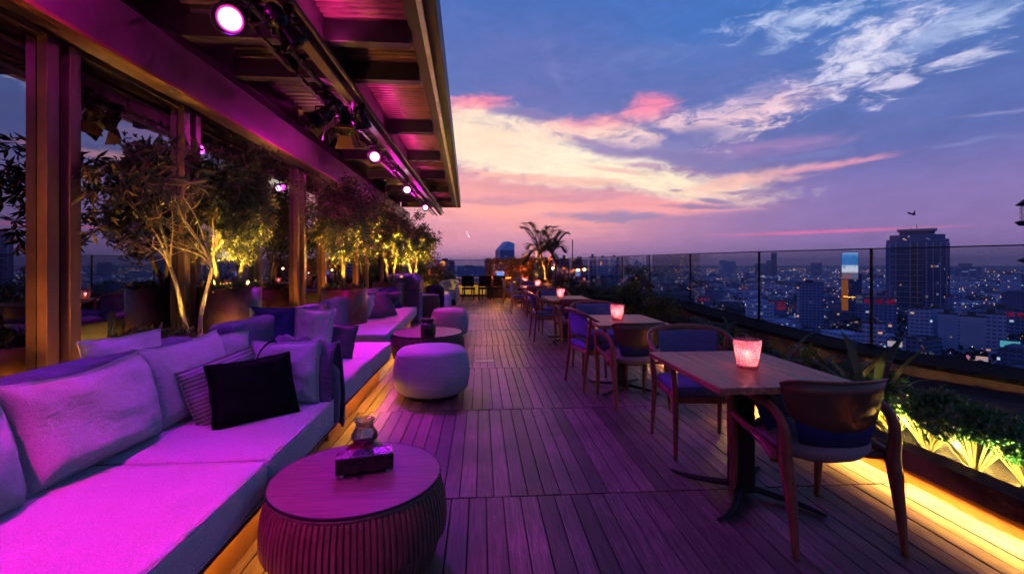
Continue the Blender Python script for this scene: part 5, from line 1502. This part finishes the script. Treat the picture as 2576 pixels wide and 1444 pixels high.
# named blocks: px range, top, distance, material, label
NB = [
 (1100,1143,658,520,'tower','broad dark blue block at the left end of the far railing'),
 (1152,1212,672,900,'grey_b','wide low pale block seen through the far railing, left of the wedge tower'),
 (1195,1228,676,1400,'grey_b','small hazy block beside the hedge through the far railing'),
 (1592,1606,646,2600,'grey_b','slender faint tower behind the third glass panel'),
 (1811,1832,657,2300,'white_b','left slab of the pale twin slabs on the horizon'),
 (1833,1850,659,2350,'white_b','right slab of the pale twin slabs on the horizon'),
 (1940,1953,637,3000,'tower','very slim tall tower on the horizon'),
 (1928,1940,656,3000,'grey_b','short tower touching the very slim tall tower'),
 (1900,1928,664,3000,'grey_b','low block left of the slim horizon towers'),
 (2042,2066,662,2600,'grey_b','rounded dark cluster block midway to the video screen tower'),
 (2005,2010,722,460,'white_b','narrow white party wall below the dark block'),
 (2010,2066,712,520,'grey_b','wide dark block beside the narrow white wall'),
 (2150,2166,690,700,'tower','dark thin block right of the video screen tower'),
 (2175,2221,812,330,'white_b','pale block with horizontal bands just above the parapet'),
 (2291,2337,776,400,'white_b','white banded apartment block in front of the big tower'),
 (2338,2372,776,405,'plain_w','blank pale block beside the banded apartments'),
 (2366,2402,790,385,'plain_w','lower blank pale block with one lit window'),
 (2424,2470,796,345,'plain_w','bright blank gable of the second apartment pair'),
 (2471,2520,790,365,'white_b','balconied pale block of the second apartment pair'),
 (2495,2545,776,430,'grey_b','dim blue block behind the second apartment pair'),
 (2525,2560,690,1000,'white_b','pale slab near the right edge on the horizon'),
 (2562,2580,694,1000,'grey_b','grey slab at the right edge'),
 (2380,2396,745,560,'grey_b','narrow dim block right of the big tower'),
 (2415,2440,664,2600,'grey_b','faint low block on the horizon right of the big tower'),
 (2210,2246,740,640,'grey_b','mid-height block left of the big tower'),
 (1735,1780,796,480,'grey_b','low dim block under the fifth glass panel'),
 (1720,1745,768,640,'grey_b','small pale block under the fifth glass panel'),
 (1408,1432,652,430,'tower','dark blue slab with fine bands beside the curved pole'),
 (1440,1478,655,450,'tower','dark blue slab with fine bands right of the straight pole'),
 (1482,1500,648,470,'tower','narrow blue slab behind the far railing posts'),
 (1504,1530,652,500,'grey_b','grey blue slab left of the spiky palm'),
 (1536,1556,650,520,'grey_b','grey blue slab behind the spiky palm'),
]
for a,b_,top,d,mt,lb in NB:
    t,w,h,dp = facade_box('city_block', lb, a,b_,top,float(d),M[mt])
    if mt=='white_b' and d<500:
        m=MB(); z=3
        while z<h-2: m.box(-w/2*.96,w/2*.6,-dp/2-1.1,-dp/2-.01,z,z+1.0); z+=3.2
        m.build('balcony', M['trim_w'], t)
def glow(name,col,st):
    m,k=newmat(name); out=k.n('ShaderNodeOutputMaterial'); e=k.n('ShaderNodeEmission'); tc=k.n('ShaderNodeTexCoord').outputs['Object']
    n_=k.noise(k.mapping(tc,sc=(.25,.25,.6)),1,4,.7); e.inputs[0].default_value=col+(1,)
    k.l(k.mr(n_,.35,.7,st*.15,st*1.1),e.inputs[1]); k.l(e.outputs[0],out.inputs[0]); return m
# coloured, lit buildings and billboards
def lit_box(name, label, px, py, w, h, d, col, st, cat='building', pole_=False, sign=None):
    x,y=at(px,d); ww=w*d/F; hh=h*d/F; z0=zof(py+h/2,d)
    t=thing(name,label,cat,(x,y,GZ),-math.atan2(x,y))
    zb=z0-GZ
    if pole_:
        m=MB(); m.box(-ww*.1,ww*.1,-.6,.6,0,zb-.1); m.build('support', M['trim_d'], t)
        MB().box(-ww/2,ww/2,-.4,.4,zb,zb+hh).build('panel', M['trim_d'], t)
        MB().box(-ww/2+.2,ww/2-.2,-.55,-.41,zb+.2,zb+hh-.2).build('display', sign or emat(name,col,st), t)
    else:
        MB().box(-ww/2,ww/2,-ww*.35,ww*.35,0,zb+hh).build('wall', M['grey_b'], t)
        m=MB(); nx=max(2,int(ww/9)); nz=max(1,int(hh/5.))
        for i in range(nx):
            for j in range(nz):
                m.box(-ww/2+(i+.12)*ww/nx,-ww/2+(i+.88)*ww/nx,-ww*.35-.3,-ww*.35-.02,zb+(j+.12)*hh/nz,zb+(j+.85)*hh/nz)
        m.build('lit_front', sign or glow(name,col,st), t)
        MB().box(-ww/2-.2,ww/2+.2,-ww*.35-.2,ww*.35+.2,zb+hh+.01,zb+hh+.8).build('roof', M['trim_d'], t)
    return t
lit_box('amber_building','small building glowing amber just above the parapet', 1897,782,32,24,520.,(1,.30,.04),.6)
lit_box('pink_building','low building with a glowing pink front right of the amber one', 1951,767,48,22,600.,(.9,.05,.18),.35)
m,k=newmat('sign_picture'); out=k.n('ShaderNodeOutputMaterial'); e=k.n('ShaderNodeEmission'); tc=k.n('ShaderNodeTexCoord').outputs['Object']
vv=k.n('ShaderNodeTexVoronoi'); k.l(k.mapping(tc,sc=(.3,.3,.5)),vv.inputs['Vector']); vv.inputs['Scale'].default_value=1
k.l(k.mix(.55,vv.outputs['Color'],(1,.35,.3,1)),e.inputs[0]); e.inputs[1].default_value=.8; k.l(e.outputs[0],out.inputs[0]); SIGN=m
lit_box('billboard','lit red and white billboard low down, right of the strap leaves', 2458,901,40,13,310.,(1,.3,.3),.8,'billboard',True,SIGN)
lit_box('billboard','turquoise lit billboard near the right edge', 2541,866,36,17,340.,(.15,.75,.9),.7,'billboard',True)
lit_box('billboard','tilted whitish billboard above the parapet left of the red one', 2251,865,30,15,350.,(.9,.75,.75),.7,'billboard',True)
lit_box('pink_building','long low magenta lit hall left of the big tower base', 2212,757,66,15,470.,(.8,.03,.22),.35)
lit_box('pink_building','magenta lit roof front at the right edge', 2556,791,44,16,420.,(.8,.03,.2),.35)
lit_box('pink_building','flat pink glowing roofline above the parapet curve', 1770,752,30,10,700.,(.9,.05,.35),.5)
lit_box('white_lit_building','small white lit shed near the horizon', 1915,695,17,6,1500.,(.8,.85,1),1.2)
lit_box('blue_lit_building','pale block with red door light right of the screen tower', 2172,752,34,22,540.,(.35,.45,.75),.3)

# ---- the field of ordinary buildings
rc = random.Random(77)
cells = []
d = 285.
while d < 7000:
    step = 24 + d*.045
    a0, a1 = -28, 62
    n = int((a1-a0)*math.pi/180*d/step)
    for i in range(n):
        a = R(a0+(a1-a0)*(i+rc.random())/n)+YAW
        dd = d*(1+rc.uniform(-.5,.5)*step/d)
        x,y = math.sin(a)*dd, math.cos(a)*dd
        w = rc.uniform(.35,.85)*step*.8; l = rc.uniform(.35,.85)*step*.8
        h = rc.choice([5,7,8,10,12,14,18])*rc.uniform(.8,1.3)
        q = rc.random()
        if q > .93: h = rc.uniform(22,42)
        if q > .992 and d>600: h = rc.uniform(45,75)
        if d>2500: h *= 1.2
        cells.append((dd,x,y,w,l,h,rc.uniform(-.5,.5)+(.4 if math.sin(x/300)>0 else -.2),rc.random()))
    d += step*.95
cells.sort()
occ = []
near = cells[:270]; far = cells[270:]
kinds = [('tall','tall'),('low','low')]
for i,(dd,x,y,w,l,h,rz,q) in enumerate(near):
    tone = 'pale' if q > .55 else ('dark' if q < .3 else 'blue-grey')
    ht = 'high' if h > 20 else ('three or four storey' if h>10 else 'low')
    shape = 'long' if max(w,l) > 1.5*min(w,l) else 'square'
    roof = 'stepped' if (i%3==0) else 'flat'
    zone = ('left' if x/y < .55 else ('middle' if x/y < 1.0 else 'right'))
    dist = 'close below the parapet' if dd < 420 else 'further out beyond the parapet'
    ht2 = 'midrise' if ht.startswith('three') else ht
    lab = f'{ht2} {shape} {tone} building, {roof} roof, {zone} of city, {"near parapet" if dd<420 else "farther out"}'
    t = thing('city_house', lab, 'building', (x,y,GZ), rz, f'{tone} {shape} {ht} {roof} roofed buildings, {zone} {"near" if dd<420 else "far"}')
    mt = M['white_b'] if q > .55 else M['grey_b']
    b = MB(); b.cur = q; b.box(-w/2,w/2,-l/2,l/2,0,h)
    if roof == 'stepped': b.box(-w*.3,w*.3,-l*.3,l*.4,h+.02,h+3.2)
    b.build('wall', mt, t)
    b = MB(); b.box(-w/2-.3,w/2+.3,-l/2-.3,-l/2+.3,h+.01,h+.9); b.box(-w/2-.3,w/2+.3,l/2-.3,l/2+.3,h+.01,h+.9); b.box(-w/2-.3,-w/2+.3,-l/2+.31,l/2-.31,h+.01,h+.9); b.box(w/2-.3,w/2+.3,-l/2+.31,l/2-.31,h+.01,h+.9)
    for s_ in range(2):
        xx = rc.uniform(-.3,.3)*w; yy = -l*.42+s_*l*.1*rc.random(); b.box(xx-1,xx+1,yy,yy+1.6,h+.015,h+1.8)
    b.build('roof', M['trim_d'] if q<.6 else M['trim_w'], t)
b1 = MB(); b2 = MB()
for (dd,x,y,w,l,h,rz,q) in far:
    b = b1 if q > .45 else b2; b.cur = rc.random()
    m_ = Matrix.Rotation(rz,3,'Z'); b.obox((x,y,GZ+h/2), w,l,h, m_)
    if rc.random()<.4: b.obox((x,y,GZ+h+1.5), w*.4,l*.4,3, m_)
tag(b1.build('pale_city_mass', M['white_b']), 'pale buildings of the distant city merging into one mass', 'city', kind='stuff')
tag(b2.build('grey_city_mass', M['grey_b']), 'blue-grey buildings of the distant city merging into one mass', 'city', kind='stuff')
# points of light: street lamps, signs, lit yards
def octa(mb, x, y, z, r_):
    mb.add([(x+r_,y,z),(x-r_,y,z),(x,y+r_,z),(x,y-r_,z),(x,y,z+r_),(x,y,z-r_)], [(0,2,4),(2,1,4),(1,3,4),(3,0,4),(2,0,5),(1,2,5),(3,1,5),(0,3,5)])
LW, LC, LO = MB(), MB(), MB()
for i in range(3900):
    dd = 320*(22**(rc.random()**.75)); a = R(rc.uniform(-26,60))+YAW
    x,y = math.sin(a)*dd, math.cos(a)*dd
    z = GZ + rc.choice([6,8,12,16,22]); s_ = .00048*dd*rc.choice([.5,.6,.8,.8,1.1,1.5])
    octa(LW if rc.random()<.5 else (LO if rc.random()<.12 else LC), x,y,z,s_)
for i in range(420):                               # strings of lamps along the horizon
    dd = rc.uniform(3800,6800); a = R(rc.uniform(-12,56))+YAW
    octa(LW if rc.random()<.7 else LO, math.sin(a)*dd, math.cos(a)*dd, GZ+rc.uniform(8,40), .00055*dd*rc.uniform(.5,1.3))
for i in range(150):                               # orange yard right of the tower
    px = rc.uniform(2372,2452); py = 694-(px-2372)*.12+rc.uniform(-5,5); dd = 2600*1.0
    d_ = (H-GZ-20)*F/(py-666)*1.0
    x,y = at(px,d_); octa(LO, x,y,GZ+20, .0007*d_*rc.uniform(.5,1.3))
for i in range(60):
    px = rc.uniform(2500,2576); py = rc.uniform(838,858); d_=(H-GZ-8)*F/(py-666); x,y=at(px,d_); octa(LO if i%2 else LW, x,y,GZ+10,.0009*d_*rc.uniform(.4,1))
# a few roads as rows of lamps
for (pa,pb) in (((1900,850),(2560,770)),((2150,880),(2576,850)),((1650,700),(2200,705)),((2240,800),(2576,740)),((1980,780),(2160,840))):
    for i in range(46):
        q=i/46; px=pa[0]+(pb[0]-pa[0])*q; py=pa[1]+(pb[1]-pa[1])*q
        d_=(H-GZ-8)*F/(py-666); x,y=at(px,d_); octa(LC if i%3 else LW, x+rc.uniform(-6,6),y,GZ+9,.0004*d_*rc.uniform(.4,1.1))
tag(LW.build('warm_city_lights', M['lw']), 'countless warm street and window lights across the city', 'lights', kind='stuff')
tag(LC.build('cool_city_lights', M['lc']), 'countless cool white lights across the city', 'lights', kind='stuff')
tag(LO.build('orange_city_lights', M['lo']), 'clustered orange sodium lights of a yard beyond the big tower', 'lights', kind='stuff')
# dark clumps of street trees
CT = MB()
for i in range(160):
    dd = 300*(8**rc.random()); a = R(rc.uniform(-10,58))+YAW; x,y = math.sin(a)*dd, math.cos(a)*dd
    R0 = rc.uniform(6,15)*(1+dd/2500)
    for q in range(70):
        CT.cur = rc.random(); v = rvec(rc); p = Vector((x,y,GZ+5))+Vector((v.x*R0*1.3,v.y*R0*1.3,v.z*6+4)); CT.leaf(p, rvec(rc), rvec(rc), 5.5, 4)
tag(CT.build('city_trees', M['citytree']), 'dark masses of trees between the city buildings', 'trees', kind='stuff')
# a bird over the tower, and a glowing mesh for a bright streak of unknown source
x,y = at(2298,60.)
m = MB(); m.tube([(-.35,0,0),(0,0,.06),(.35,0,0)], [.02,.16,.02], 8, 4, 1.2); m.leaf(Vector((-.1,0,.05)),Vector((-1,.3,.45)),Vector((0,1,0)),.75,.3); m.leaf(Vector((.1,0,.05)),Vector((.6,.3,.8)),Vector((0,1,0)),.75,.3)
o = m.build('bird', M['iron'], smooth=False); o.location=(x,y,zof(540,60.)); tag(o,'small dark bird flying above the big tower','bird')
x,y = at(1178,1500.)
m = MB(); m.lathe([(0,-2.2),(1.6,-1.4),(2.1,0),(1.6,1.4),(0,2.2)], 14, (-4,0,9), cap=False); m.tube([(-1.5,0,3),(1.5,0,-3),(4.5,0,-9)], [1.2,1.8,.6], 8, 4)
o = m.build('sky_streak', emat('bright_streak', (1,.8,.95), 1.6), smooth=True); o.location=(x,y,zof(592,1500.)); tag(o,'tiny white dot and streak glowing in the sky above the far railing','bright_streak')

# ---------------- render settings
S.view_settings.view_transform = 'Standard'; S.view_settings.look = 'None'; S.view_settings.exposure = 0; S.view_settings.gamma = 1
S.cycles.use_denoising = True
S.cycles.max_bounces = 7; S.cycles.diffuse_bounces = 3; S.cycles.glossy_bounces = 3; S.cycles.transmission_bounces = 4; S.cycles.transparent_max_bounces = 10
S.cycles.sample_clamp_indirect = 4; S.cycles.caustics_reflective = False; S.cycles.caustics_refractive = False
S.cycles.use_light_tree = True
hz = MB(); hz.box(-9000,9000,-3000,9500,GZ-1,120)
HM,k = newmat('haze_air'); out=k.n('ShaderNodeOutputMaterial'); pv=k.n('ShaderNodeVolumePrincipled')
pv.inputs['Color'].default_value=(.62,.76,1,1); pv.inputs['Density'].default_value=1.25e-4; k.l(pv.outputs[0],out.inputs[1])
ho = hz.build('haze', HM); ho['kind']='stuff'; ho['label']='faint evening haze over the city'; ho['category']='haze'
S.cycles.volume_bounces = 0
S.cycles.use_adaptive_sampling = True; S.cycles.adaptive_threshold = .03; S.cycles.adaptive_min_samples = 16
